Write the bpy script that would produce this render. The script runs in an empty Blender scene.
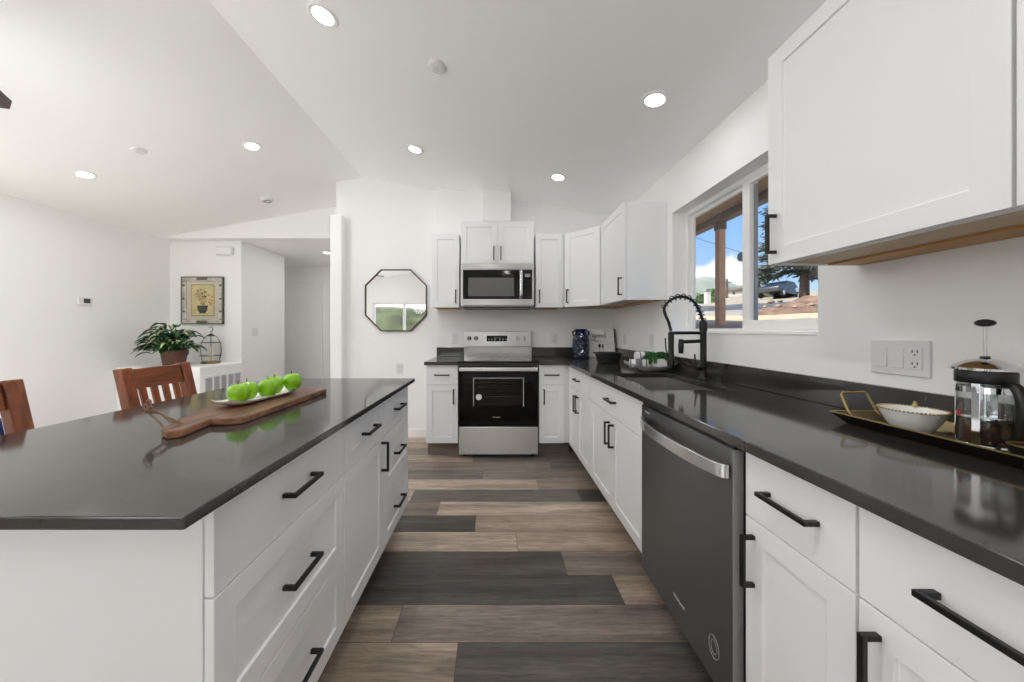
import bpy, bmesh, math, random
from mathutils import Vector, Matrix, noise
random.seed(7)
sc = bpy.context.scene
COL = sc.collection
PI = math.pi
R = math.radians

# ------------------------------------------------------------------ camera, sky, sun, exposure
H, F, VX, VY = 1.205, 336.0, 494.5, 330.5          # eye height; focal length and vanishing point in photo pixels
cd = bpy.data.cameras.new('camera'); cam = bpy.data.objects.new('camera', cd); COL.objects.link(cam)
cam.location = (0, 0, H); cam.rotation_euler = (PI/2, 0, 0)
cd.sensor_width = 36.0; cd.lens = F/1024*36.0
cd.shift_x = (512-VX)/1024.0; cd.shift_y = -(341-VY)/1024.0
cd.clip_start = 0.02; cd.clip_end = 2000
sc.camera = cam
sc.view_settings.view_transform = 'Standard'; sc.view_settings.look = 'None'
sc.view_settings.exposure = 0.15; sc.view_settings.gamma = 1.0; sc.view_settings.use_curve_mapping = False
sc.cycles.max_bounces = 14; sc.cycles.diffuse_bounces = 12; sc.cycles.glossy_bounces = 5
sc.cycles.transmission_bounces = 8; sc.cycles.transparent_max_bounces = 12
sc.cycles.sample_clamp_indirect = 6.0
sc.cycles.caustics_reflective = False; sc.cycles.caustics_refractive = False

SUN_E, SKY_BLUE, SKY_WHITE = 12.0, 1.12, 2.8
LAMP_W, FAN_FILL_W = 3.6, 19.0

def build_world():
    w = bpy.data.worlds.new('sky'); sc.world = w; w.use_nodes = True
    nt = w.node_tree; nt.nodes.clear(); L = nt.links.new
    def N(t, **k):
        n = nt.nodes.new(t)
        for a, b in k.items(): setattr(n, a, b)
        return n
    out = N('ShaderNodeOutputWorld'); bg = N('ShaderNodeBackground'); L(bg.outputs[0], out.inputs[0])
    tc = N('ShaderNodeTexCoord'); nrm = N('ShaderNodeVectorMath', operation='NORMALIZE'); L(tc.outputs['Generated'], nrm.inputs[0])
    sep = N('ShaderNodeSeparateXYZ'); L(nrm.outputs[0], sep.inputs[0])
    ramp = N('ShaderNodeValToRGB'); L(sep.outputs[2], ramp.inputs[0])
    e = ramp.color_ramp.elements
    e[0].position = 0.0; e[0].color = (0.52, 0.70, 0.90, 1); e[1].position = 0.75; e[1].color = (0.10, 0.25, 0.66, 1)
    m = ramp.color_ramp.elements.new(0.25); m.color = (0.24, 0.48, 0.90, 1)
    # cumulus low over the hills
    def blob(d, r):
        v = N('ShaderNodeVectorMath', operation='DISTANCE'); L(nrm.outputs[0], v.inputs[0]); v.inputs[1].default_value = Vector(d).normalized()
        mr = N('ShaderNodeMapRange'); L(v.outputs['Value'], mr.inputs[0]); mr.inputs[1].default_value = 0.0; mr.inputs[2].default_value = r
        mr.inputs[3].default_value = 1.0; mr.inputs[4].default_value = 0.0
        return mr.outputs[0]
    b1 = blob((0.665, 1, 0.165), 0.085); b2 = blob((0.62, 1, 0.15), 0.075); b3 = blob((0.715, 1, 0.145), 0.07)
    mx = N('ShaderNodeMath', operation='MAXIMUM'); L(b1, mx.inputs[0]); L(b2, mx.inputs[1])
    mx2 = N('ShaderNodeMath', operation='MAXIMUM'); L(mx.outputs[0], mx2.inputs[0]); L(b3, mx2.inputs[1])
    nz = N('ShaderNodeTexNoise'); L(nrm.outputs[0], nz.inputs['Vector']); nz.inputs['Scale'].default_value = 14; nz.inputs['Detail'].default_value = 6
    ad = N('ShaderNodeMath', operation='ADD'); L(mx2.outputs[0], ad.inputs[0]); L(nz.outputs['Fac'], ad.inputs[1])
    cm = N('ShaderNodeMapRange', interpolation_type='SMOOTHSTEP'); L(ad.outputs[0], cm.inputs[0]); cm.inputs[1].default_value = 0.80; cm.inputs[2].default_value = 1.02
    mixc = N('ShaderNodeMix', data_type='RGBA'); L(cm.outputs[0], mixc.inputs[0]); L(ramp.outputs[0], mixc.inputs[6]); mixc.inputs[7].default_value = (0.98, 0.99, 1.0, 1)
    # bright hazy side of the sky, behind the house
    dt = N('ShaderNodeVectorMath', operation='DOT_PRODUCT'); L(nrm.outputs[0], dt.inputs[0]); dt.inputs[1].default_value = Vector((-0.72, -0.68, 0.12)).normalized()
    hz = N('ShaderNodeMapRange', interpolation_type='SMOOTHSTEP'); L(dt.outputs['Value'], hz.inputs[0]); hz.inputs[1].default_value = -0.1; hz.inputs[2].default_value = 0.75
    mixh = N('ShaderNodeMix', data_type='RGBA'); L(hz.outputs[0], mixh.inputs[0]); L(mixc.outputs[2], mixh.inputs[6]); mixh.inputs[7].default_value = (0.97, 0.985, 1.0, 1)
    L(mixh.outputs[2], bg.inputs[0])
    st = N('ShaderNodeMapRange'); L(hz.outputs[0], st.inputs[0]); st.inputs[3].default_value = SKY_BLUE; st.inputs[4].default_value = SKY_WHITE
    L(st.outputs[0], bg.inputs[1])
build_world()

sd = bpy.data.lights.new('sun', 'SUN'); sd.energy = SUN_E; sd.angle = R(0.6); sd.color = (1, 0.95, 0.87)
sun = bpy.data.objects.new('sun', sd); COL.objects.link(sun)
sun.rotation_euler = Vector((0.64, 0.20, -0.74)).to_track_quat('-Z', 'Y').to_euler()

# ------------------------------------------------------------------ helpers
def s2l(c):
    return tuple((v/12.92 if v <= 0.04045 else ((v+0.055)/1.055)**2.4) for v in (x/255.0 for x in c))

def nmat(name):
    m = bpy.data.materials.new(name); m.use_nodes = True
    nt = m.node_tree
    return m, nt, nt.nodes['Principled BSDF'], nt.links.new

def mat(name, rgb, rough=0.5, metal=0.0, spec=0.5, bump=0.0, bscale=60.0, var=0.0, vscale=8.0, stretch=(1, 1, 1), coat=0.0, emit=None, estr=0.0, alpha=1.0):
    m, nt, p, L = nmat(name)
    c = s2l(rgb)
    p.inputs['Base Color'].default_value = (*c, 1); p.inputs['Roughness'].default_value = rough
    p.inputs['Metallic'].default_value = metal; p.inputs['Specular IOR Level'].default_value = spec
    p.inputs['Coat Weight'].default_value = coat
    if emit:
        p.inputs['Emission Color'].default_value = (*s2l(emit), 1); p.inputs['Emission Strength'].default_value = estr
    if bump or var:
        tc = nt.nodes.new('ShaderNodeTexCoord'); mp = nt.nodes.new('ShaderNodeMapping'); L(tc.outputs['Object'], mp.inputs[0])
        mp.inputs['Scale'].default_value = stretch
    if var:
        nz = nt.nodes.new('ShaderNodeTexNoise'); L(mp.outputs[0], nz.inputs['Vector']); nz.inputs['Scale'].default_value = vscale; nz.inputs['Detail'].default_value = 5
        rp = nt.nodes.new('ShaderNodeValToRGB'); L(nz.outputs['Fac'], rp.inputs[0])
        rp.color_ramp.elements[0].position = 0.3; rp.color_ramp.elements[1].position = 0.7
        rp.color_ramp.elements[0].color = (*[max(0, x*(1-var)) for x in c], 1); rp.color_ramp.elements[1].color = (*[min(1, x*(1+var)) for x in c], 1)
        L(rp.outputs[0], p.inputs['Base Color'])
    if bump:
        nb = nt.nodes.new('ShaderNodeTexNoise'); L(mp.outputs[0], nb.inputs['Vector']); nb.inputs['Scale'].default_value = bscale; nb.inputs['Detail'].default_value = 3
        bp = nt.nodes.new('ShaderNodeBump'); bp.inputs['Strength'].default_value = bump; bp.inputs['Distance'].default_value = 0.01
        L(nb.outputs['Fac'], bp.inputs['Height']); L(bp.outputs[0], p.inputs['Normal'])
    return m

def thin_glass(name, tint=(255, 255, 255), refl=0.06, rough=0.0):
    m = bpy.data.materials.new(name); m.use_nodes = True; nt = m.node_tree; nt.nodes.clear(); L = nt.links.new
    out = nt.nodes.new('ShaderNodeOutputMaterial'); mix = nt.nodes.new('ShaderNodeMixShader')
    tr = nt.nodes.new('ShaderNodeBsdfTransparent'); gl = nt.nodes.new('ShaderNodeBsdfGlossy')
    tr.inputs[0].default_value = (*s2l(tint), 1); gl.inputs['Roughness'].default_value = rough
    lw = nt.nodes.new('ShaderNodeLayerWeight'); lw.inputs[0].default_value = 0.25
    mr = nt.nodes.new('ShaderNodeMapRange'); L(lw.outputs['Facing'], mr.inputs[0]); mr.inputs[3].default_value = refl; mr.inputs[4].default_value = min(1, refl*5)
    L(mr.outputs[0], mix.inputs[0]); L(tr.outputs[0], mix.inputs[1]); L(gl.outputs[0], mix.inputs[2]); L(mix.outputs[0], out.inputs[0])
    return m

class MB:
    """Collects shapes and links them as one mesh object."""
    def __init__(s): s.bm = bmesh.new()
    def quad(s, pts):
        return s.bm.faces.new([s.bm.verts.new(p) for p in pts])
    def box(s, x0, x1, y0, y1, z0, z1):
        r = bmesh.ops.create_cube(s.bm, size=1.0)
        bmesh.ops.scale(s.bm, vec=(x1-x0, y1-y0, z1-z0), verts=r['verts'])
        bmesh.ops.translate(s.bm, vec=((x0+x1)/2, (y0+y1)/2, (z0+z1)/2), verts=r['verts'])
        return s
    def obox(s, size, M):
        r = bmesh.ops.create_cube(s.bm, size=1.0)
        bmesh.ops.scale(s.bm, vec=size, verts=r['verts'])
        bmesh.ops.transform(s.bm, matrix=M, verts=r['verts'])
        return s
    def prism(s, pts, lo, hi, axis='Z'):
        def P(a, b, h):
            return {'Z': (a, b, h), 'Y': (a, h, b), 'X': (h, a, b)}[axis]
        A = [s.bm.verts.new(P(a, b, lo)) for a, b in pts]; B = [s.bm.verts.new(P(a, b, hi)) for a, b in pts]
        n = len(pts)
        s.bm.faces.new(A); s.bm.faces.new(list(reversed(B)))
        for i in range(n): s.bm.faces.new((A[i], B[i], B[(i+1) % n], A[(i+1) % n]))
        return s
    def cyl(s, p0, p1, r0, r1=None, n=20, caps=True):
        r1 = r0 if r1 is None else r1
        p0, p1 = Vector(p0), Vector(p1); d = p1-p0
        M = Matrix.Translation((p0+p1)/2) @ d.to_track_quat('Z', 'Y').to_matrix().to_4x4()
        bmesh.ops.create_cone(s.bm, cap_ends=caps, cap_tris=False, segments=n, radius1=r0, radius2=r1, depth=d.length, matrix=M)
        return s
    def tube(s, path, r, n=8, closed=False, caps=True):
        P = [Vector(p) for p in path]; m = len(P); rings = []; up = None
        for i, p in enumerate(P):
            a = P[i-1] if (i > 0 or closed) else p; b = P[(i+1) % m] if (i < m-1 or closed) else p
            t = (b-a).normalized()
            if up is None:
                up = Vector((0, 0, 1)) if abs(t.z) < 0.9 else Vector((1, 0, 0))
            u = (up - t*up.dot(t))
            u = u.normalized() if u.length > 1e-6 else t.orthogonal().normalized()
            up = u; v = t.cross(u)
            rr = r[i] if isinstance(r, (list, tuple)) else r
            rings.append([s.bm.verts.new(p + (u*math.cos(2*PI*k/n) + v*math.sin(2*PI*k/n))*rr) for k in range(n)])
        for i in range(m if closed else m-1):
            A, B = rings[i], rings[(i+1) % m]
            for k in range(n): s.bm.faces.new((A[k], A[(k+1) % n], B[(k+1) % n], B[k]))
        if caps and not closed:
            s.bm.faces.new(list(reversed(rings[0]))); s.bm.faces.new(rings[-1])
        return s
    def lathe(s, prof, c=(0, 0, 0), n=32, sx=1.0, sy=1.0):
        rings = []
        for r, z in prof:
            if r < 1e-5: rings.append([s.bm.verts.new((c[0], c[1], c[2]+z))])
            else: rings.append([s.bm.verts.new((c[0]+r*sx*math.cos(2*PI*k/n), c[1]+r*sy*math.sin(2*PI*k/n), c[2]+z)) for k in range(n)])
        for A, B in zip(rings, rings[1:]):
            for k in range(n):
                k2 = (k+1) % n
                a = [A[k], A[k2]] if len(A) > 1 else [A[0]]; b = [B[k2], B[k]] if len(B) > 1 else [B[0]]
                if len(a)+len(b) > 2: s.bm.faces.new(a+b)
        return s
    def sphere(s, c, r, seg=20, ring=12, sc3=(1, 1, 1)):
        M = Matrix.Translation(c) @ Matrix.Diagonal((sc3[0], sc3[1], sc3[2], 1))
        bmesh.ops.create_uvsphere(s.bm, u_segments=seg, v_segments=ring, radius=r, matrix=M); return s
    def xf(s, M):
        bmesh.ops.transform(s.bm, matrix=M, verts=s.bm.verts); return s
    def build(s, name, m, parent=None, bevel=0.0, seg=2, smooth=None, loc=None, rot=None):
        bm = s.bm
        bmesh.ops.recalc_face_normals(bm, faces=bm.faces)
        me = bpy.data.meshes.new(name); bm.to_mesh(me); bm.free()
        o = bpy.data.objects.new(name, me); COL.objects.link(o)
        for x in (m if isinstance(m, (list, tuple)) else [m]): me.materials.append(x)
        if parent is not None: o.parent = parent
        if loc is not None: o.location = loc
        if rot is not None: o.rotation_euler = rot
        if bevel:
            b = o.modifiers.new('bevel', 'BEVEL'); b.width = bevel; b.segments = seg; b.limit_method = 'ANGLE'; b.angle_limit = R(40)
        if smooth is None: smooth = False
        if smooth:
            for f in me.polygons: f.use_smooth = True
            try: me.set_sharp_from_angle(angle=R(smooth if smooth is not True else 40))
            except Exception: pass
        return o

def thing(name, label, cat, loc=(0, 0, 0), rot=(0, 0, 0), group=None):
    o = bpy.data.objects.new(name, None); COL.objects.link(o); o.empty_display_size = 0.05
    o.location = loc; o.rotation_euler = rot
    return tag(o, label, cat, group)

def tag(o, label, cat, group=None):
    o['label'] = label; o['category'] = cat
    if group: o['group'] = group
    return o

def struct(o, label=None, cat=None):
    o['kind'] = 'structure'
    if label: o['label'] = label; o['category'] = cat
    return o

def dup(root, loc=None, rot=None, label=None, group=None, scale=None):
    r = root.copy(); COL.objects.link(r)
    if loc is not None: r.location = loc
    if rot is not None: r.rotation_euler = rot
    if scale is not None: r.scale = scale
    if label: r['label'] = label
    if group: r['group'] = group
    for ch in list(root.children):
        c = ch.copy(); COL.objects.link(c); c.parent = r
        for g in list(ch.children):
            d = g.copy(); COL.objects.link(d); d.parent = c
    return r

def ray(px, py):
    return Vector(((px-VX)/F, 1.0, (VY-py)/F))
def at_y(px, py, Y):
    d = ray(px, py); return Vector((0, 0, H)) + d*Y
def at_z(px, py, z):
    d = ray(px, py); return Vector((0, 0, H)) + d*((z-H)/d.z)
def spline(pts, sub=6):
    P = [Vector(p) for p in pts]; out = []
    for i in range(len(P)-1):
        p0 = P[max(i-1, 0)]; p1 = P[i]; p2 = P[i+1]; p3 = P[min(i+2, len(P)-1)]
        for k in range(sub):
            t = k/sub
            out.append(0.5*((2*p1)+(-p0+p2)*t+(2*p0-5*p1+4*p2-p3)*t*t+(-p0+3*p1-3*p2+p3)*t**3))
    out.append(P[-1]); return out

def text_obj(txt, size, m, name, parent, loc, rot, extrude=0.0006, shear=0.0, center=True):
    cu = bpy.data.curves.new(name, 'FONT'); cu.body = txt; cu.size = size; cu.extrude = extrude; cu.shear = shear
    if center: cu.align_x = 'CENTER'; cu.align_y = 'CENTER'
    t = bpy.data.objects.new(name+'_font', cu); COL.objects.link(t)
    dg = bpy.context.evaluated_depsgraph_get(); dg.update()
    me = bpy.data.meshes.new_from_object(t.evaluated_get(dg)); bpy.data.objects.remove(t)
    o = bpy.data.objects.new(name, me); COL.objects.link(o); me.materials.clear(); me.materials.append(m)
    o.parent = parent; o.location = loc; o.rotation_euler = rot
    return o

# ------------------------------------------------------------------ materials
M = {}
M['wall'] = mat('wall_paint', (245, 245, 244), 0.85, spec=0.25, bump=0.04, bscale=220)
M['ceiling'] = mat('ceiling_paint', (250, 250, 249), 0.9, spec=0.2, bump=0.05, bscale=160)
M['trim'] = mat('trim_paint', (244, 244, 243), 0.45)
M['cab'] = mat('cabinet_paint', (236, 237, 238), 0.32, spec=0.45)
M['cabwood'] = mat('maple_underside', (186, 140, 84), 0.5, var=0.18, vscale=6, stretch=(1, 8, 8))
M['palewood'] = mat('pale_maple', (196, 172, 138), 0.5, var=0.1, vscale=6, stretch=(1, 8, 8))
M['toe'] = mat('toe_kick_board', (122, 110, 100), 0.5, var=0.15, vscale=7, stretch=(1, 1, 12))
M['black'] = mat('matte_black_metal', (9, 9, 10), 0.38, spec=0.5)
M['blackgloss'] = mat('black_glass', (8, 8, 9), 0.06, spec=0.3)
M['plastic'] = mat('white_plastic', (226, 226, 225), 0.35)
M['greyplastic'] = mat('grey_plastic', (170, 170, 170), 0.4)
M['slot'] = mat('dark_slot', (60, 58, 56), 0.6)
M['chrome'] = mat('polished_chrome', (225, 226, 228), 0.08, metal=1.0)
M['gold'] = mat('brushed_gold', (190, 168, 116), 0.28, metal=1.0, var=0.12, vscale=20)
M['tray'] = mat('aged_gold_tray', (116, 102, 74), 0.35, metal=0.85, var=0.35, vscale=14)
M['traydark'] = mat('tray_dark_side', (36, 32, 28), 0.5, metal=0.4)
M['mirror'] = mat('mirror_silver', (238, 240, 240), 0.01, metal=1.0)
M['glass'] = thin_glass('window_glass', refl=0.025)
M['jar'] = thin_glass('carafe_glass', (250, 251, 251), refl=0.07)
M['ovenglass'] = thin_glass('oven_window_glass', (196, 198, 200), refl=0.03)
M['vinyl'] = mat('white_vinyl', (240, 240, 238), 0.35)
M['lens'] = mat('lamp_lens', (255, 255, 255), 0.4, emit=(255, 252, 246), estr=9.0)
M['enamel'] = mat('dark_enamel', (62, 62, 64), 0.35)
M['ceramic'] = mat('white_ceramic', (240, 238, 233), 0.15, coat=0.4)
M['coffee'] = mat('ground_coffee', (62, 38, 26), 0.9, var=0.5, vscale=120)
M['label'] = mat('red_label', (170, 40, 60), 0.5)
M['twine'] = mat('jute_twine', (132, 104, 82), 0.9, var=0.25, vscale=90)
M['apple'] = mat('apple_skin', (134, 190, 20), 0.22, var=0.16, vscale=9, coat=0.3)
M['stem'] = mat('apple_stem', (84, 62, 34), 0.7)
M['leaf'] = None
M['terracotta'] = mat('brown_pot', (92, 58, 44), 0.55, var=0.2, vscale=20)
M['soil'] = mat('potting_soil', (48, 36, 28), 0.95)
M['wire'] = mat('dark_wire', (86, 80, 72), 0.4, metal=0.8)
M['candle'] = mat('ivory_candle', (236, 230, 210), 0.5)
M['brass'] = mat('antique_brass', (150, 128, 78), 0.35, metal=0.9)
M['navy'] = mat('navy_fabric', (14, 46, 92), 0.85, bump=0.2, bscale=300)
M['fanwood'] = mat('dark_fan_wood', (62, 42, 36), 0.45)
M['bronze'] = mat('fan_bronze', (58, 46, 40), 0.4, metal=0.7)
M['digital'] = mat('display_off', (70, 74, 78), 0.2)
M['decal'] = mat('silver_decal', (205, 208, 212), 0.3)
M['ink'] = mat('black_ink', (30, 30, 32), 0.6)
M['paleink'] = mat('grey_ink', (126, 128, 134), 0.6)
M['signwood'] = mat('whitewashed_wood', (240, 240, 238), 0.6, var=0.05, vscale=5, stretch=(1, 1, 9))
M['darkedge'] = mat('sign_edge', (60, 56, 54), 0.6)
M['towel'] = mat('white_towel', (232, 231, 230), 0.95, bump=0.5, bscale=400)
M['greyband'] = mat('grey_towel_band', (116, 118, 124), 0.95, bump=0.5, bscale=400)
M['herb'] = mat('green_sprigs', (44, 104, 44), 0.5, var=0.4, vscale=60)
M['brown_eave'] = mat('eave_board', (176, 146, 116), 0.8, var=0.12, vscale=4, stretch=(6, 1, 6))
M['fascia'] = mat('fascia_brown', (84, 62, 50), 0.7, var=0.15, vscale=6)
M['post'] = mat('weathered_post', (186, 146, 118), 0.8, var=0.2, vscale=10, stretch=(6, 6, 1))
M['bark'] = mat('pine_bark', (56, 46, 40), 0.9, var=0.35, vscale=16, bump=0.6, bscale=30)
M['needles'] = mat('pine_needles', (44, 56, 48), 0.8, var=0.35, vscale=3)
M['bush'] = mat('bush_green', (62, 88, 42), 0.9, var=0.45, vscale=6)
M['rock'] = mat('mound_rock', (112, 98, 86), 0.95, var=0.25, vscale=8)
M['mound'] = mat('mound_earth', (86, 68, 56), 0.95, var=0.4, vscale=5, bump=0.8, bscale=9)
M['hill'] = mat('dry_hill', (98, 106, 100), 1.0, var=0.25, vscale=0.05)
M['stucco'] = mat('house_stucco', (150, 146, 140), 0.9)
M['roofing'] = mat('house_roof', (92, 84, 84), 0.9)
M['carpaint'] = mat('dark_car_paint', (20, 22, 27), 0.3, coat=0.2)
M['silver'] = mat('silver_car_trim', (190, 194, 200), 0.3, metal=0.3)
M['tire'] = mat('tire_rubber', (28, 28, 28), 0.8)
M['carglass'] = mat('car_glass', (24, 30, 38), 0.15)
M['whitebox'] = mat('white_metal_box', (170, 170, 166), 0.5)

def quartz():
    m, nt, p, L = nmat('dark_quartz')
    tc = nt.nodes.new('ShaderNodeTexCoord')
    n1 = nt.nodes.new('ShaderNodeTexNoise'); L(tc.outputs['Object'], n1.inputs['Vector']); n1.inputs['Scale'].default_value = 5; n1.inputs['Detail'].default_value = 8; n1.inputs['Roughness'].default_value = 0.7
    r1 = nt.nodes.new('ShaderNodeValToRGB'); L(n1.outputs['Fac'], r1.inputs[0])
    r1.color_ramp.elements[0].position = 0.3; r1.color_ramp.elements[0].color = (*s2l((49, 48, 47)), 1)
    r1.color_ramp.elements[1].position = 0.7; r1.color_ramp.elements[1].color = (*s2l((63, 61, 59)), 1)
    n2 = nt.nodes.new('ShaderNodeTexNoise'); L(tc.outputs['Object'], n2.inputs['Vector']); n2.inputs['Scale'].default_value = 26; n2.inputs['Detail'].default_value = 4; n2.inputs['Distortion'].default_value = 1.4
    r2 = nt.nodes.new('ShaderNodeValToRGB'); L(n2.outputs['Fac'], r2.inputs[0])
    r2.color_ramp.elements[0].position = 0.70; r2.color_ramp.elements[0].color = (0, 0, 0, 1); r2.color_ramp.elements[1].position = 0.78; r2.color_ramp.elements[1].color = (1, 1, 1, 1)
    mx = nt.nodes.new('ShaderNodeMix'); mx.data_type = 'RGBA'; L(r2.outputs[0], mx.inputs[0]); L(r1.outputs[0], mx.inputs[6]); mx.inputs[7].default_value = (*s2l((112, 106, 100)), 1)
    L(mx.outputs[2], p.inputs['Base Color']); p.inputs['Roughness'].default_value = 0.10; p.inputs['Specular IOR Level'].default_value = 0.8
    return m
M['quartz'] = quartz()

def steel(name, rgb, rough, rot=0.0, an=0.75):
    m, nt, p, L = nmat(name)
    p.inputs['Base Color'].default_value = (*s2l(rgb), 1); p.inputs['Metallic'].default_value = 1.0
    p.inputs['Roughness'].default_value = rough; p.inputs['Anisotropic'].default_value = an; p.inputs['Anisotropic Rotation'].default_value = rot
    tg = nt.nodes.new('ShaderNodeTangent'); tg.direction_type = 'RADIAL'; tg.axis = 'Z'; L(tg.outputs[0], p.inputs['Tangent'])
    return m
M['steel'] = steel('brushed_steel', (208, 208, 207), 0.36, 0.25, 0.85)
M['drawersteel'] = steel('bright_steel', (226, 226, 226), 0.27, 0.25, 0.95)
M['darksteel'] = steel('dark_stainless', (126, 127, 129), 0.40, 0.25, 0.9)
M['sinksteel'] = steel('sink_steel', (176, 175, 172), 0.32, an=0.0)
M['guardsteel'] = steel('mirror_steel', (190, 190, 190), 0.12, an=0.3)

def wood(name, a, b, stretch, scale=5.0, rough=0.35, coat=0.2):
    m, nt, p, L = nmat(name)
    tc = nt.nodes.new('ShaderNodeTexCoord'); mp = nt.nodes.new('ShaderNodeMapping'); L(tc.outputs['Object'], mp.inputs[0]); mp.inputs['Scale'].default_value = stretch
    nz = nt.nodes.new('ShaderNodeTexNoise'); L(mp.outputs[0], nz.inputs['Vector']); nz.inputs['Scale'].default_value = scale; nz.inputs['Detail'].default_value = 7; nz.inputs['Distortion'].default_value = 0.6
    rp = nt.nodes.new('ShaderNodeValToRGB'); L(nz.outputs['Fac'], rp.inputs[0])
    rp.color_ramp.elements[0].position = 0.32; rp.color_ramp.elements[0].color = (*s2l(a), 1)
    rp.color_ramp.elements[1].position = 0.68; rp.color_ramp.elements[1].color = (*s2l(b), 1)
    L(rp.outputs[0], p.inputs['Base Color']); p.inputs['Roughness'].default_value = rough; p.inputs['Coat Weight'].default_value = coat
    return m
M['chairwood'] = wood('cherry_wood', (92, 44, 21), (148, 80, 40), (9, 9, 1.5), 4, 0.3, 0.3)
M['chairrail'] = wood('cherry_rail', (92, 44, 21), (148, 80, 40), (9, 1.2, 9), 4, 0.3, 0.3)
M['boardwood'] = wood('walnut_board', (54, 32, 23), (138, 93, 66), (11, 1.3, 11), 4, 0.45, 0.1)
M['endgrain'] = wood('board_bark_edge', (92, 60, 42), (156, 112, 82), (3, 3, 9), 6, 0.7, 0.0)

def floor_mat():
    m, nt, p, L = nmat('vinyl_plank')
    at = nt.nodes.new('ShaderNodeVertexColor'); at.layer_name = 'plank'
    tc = nt.nodes.new('ShaderNodeTexCoord'); mp = nt.nodes.new('ShaderNodeMapping'); L(tc.outputs['Object'], mp.inputs[0]); mp.inputs['Scale'].default_value = (2.2, 26, 1)
    ofs = nt.nodes.new('ShaderNodeVectorMath'); ofs.operation = 'MULTIPLY_ADD'; L(at.outputs['Color'], ofs.inputs[0]); ofs.inputs[1].default_value = (37, 53, 0); L(mp.outputs[0], ofs.inputs[2])
    nz = nt.nodes.new('ShaderNodeTexNoise'); L(ofs.outputs[0], nz.inputs['Vector']); nz.inputs['Scale'].default_value = 3.0; nz.inputs['Detail'].default_value = 9; nz.inputs['Roughness'].default_value = 0.76; nz.inputs['Distortion'].default_value = 0.8
    mr = nt.nodes.new('ShaderNodeMapRange'); L(nz.outputs['Fac'], mr.inputs[0]); mr.inputs[1].default_value = 0.3; mr.inputs[2].default_value = 0.7; mr.inputs[3].default_value = 0.5; mr.inputs[4].default_value = 1.5
    big = nt.nodes.new('ShaderNodeTexNoise'); L(ofs.outputs[0], big.inputs['Vector']); big.inputs['Scale'].default_value = 0.55; big.inputs['Detail'].default_value = 3
    mb = nt.nodes.new('ShaderNodeMapRange'); L(big.outputs['Fac'], mb.inputs[0]); mb.inputs[1].default_value = 0.3; mb.inputs[2].default_value = 0.7; mb.inputs[3].default_value = 0.62; mb.inputs[4].default_value = 1.3
    mm = nt.nodes.new('ShaderNodeMath'); mm.operation = 'MULTIPLY'; L(mr.outputs[0], mm.inputs[0]); L(mb.outputs[0], mm.inputs[1])
    vm = nt.nodes.new('ShaderNodeVectorMath'); vm.operation = 'SCALE'; L(at.outputs['Color'], vm.inputs[0]); L(mm.outputs[0], vm.inputs['Scale'])
    L(vm.outputs[0], p.inputs['Base Color']); p.inputs['Roughness'].default_value = 0.42; p.inputs['Specular IOR Level'].default_value = 0.4
    bp = nt.nodes.new('ShaderNodeBump'); bp.inputs['Strength'].default_value = 0.12; bp.inputs['Distance'].default_value = 0.004; L(nz.outputs['Fac'], bp.inputs['Height']); L(bp.outputs[0], p.inputs['Normal'])
    return m
M['floor'] = floor_mat()

def leaf_mat():
    m, nt, p, L = nmat('variegated_leaf')
    at = nt.nodes.new('ShaderNodeVertexColor'); at.layer_name = 'leaf'
    L(at.outputs['Color'], p.inputs['Base Color']); p.inputs['Roughness'].default_value = 0.35
    return m
M['leaf'] = leaf_mat()

def vcol_mat(name, layer, rough=0.9):
    m, nt, p, L = nmat(name)
    at = nt.nodes.new('ShaderNodeVertexColor'); at.layer_name = layer
    tc = nt.nodes.new('ShaderNodeTexCoord'); nz = nt.nodes.new('ShaderNodeTexNoise'); L(tc.outputs['Object'], nz.inputs['Vector']); nz.inputs['Scale'].default_value = 1.6; nz.inputs['Detail'].default_value = 8
    mr = nt.nodes.new('ShaderNodeMapRange'); L(nz.outputs['Fac'], mr.inputs[0]); mr.inputs[3].default_value = 0.6; mr.inputs[4].default_value = 1.4
    vm = nt.nodes.new('ShaderNodeVectorMath'); vm.operation = 'SCALE'; L(at.outputs['Color'], vm.inputs[0]); L(mr.outputs[0], vm.inputs['Scale'])
    L(vm.outputs[0], p.inputs['Base Color']); p.inputs['Roughness'].default_value = rough
    return m

# ------------------------------------------------------------------ the room
XL, XR, YB, YG, YR = -4.4, 1.335, 3.8, 4.42, -1.8
XRG, ZW, ZRG = -1.5, 2.43, 2.938
def ceil_z(x):
    return ZRG - (ZRG-ZW)*((x-XRG)/(XR-XRG)) if x > XRG else ZRG - (ZRG-ZW)*((XRG-x)/(XRG-XL))

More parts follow.
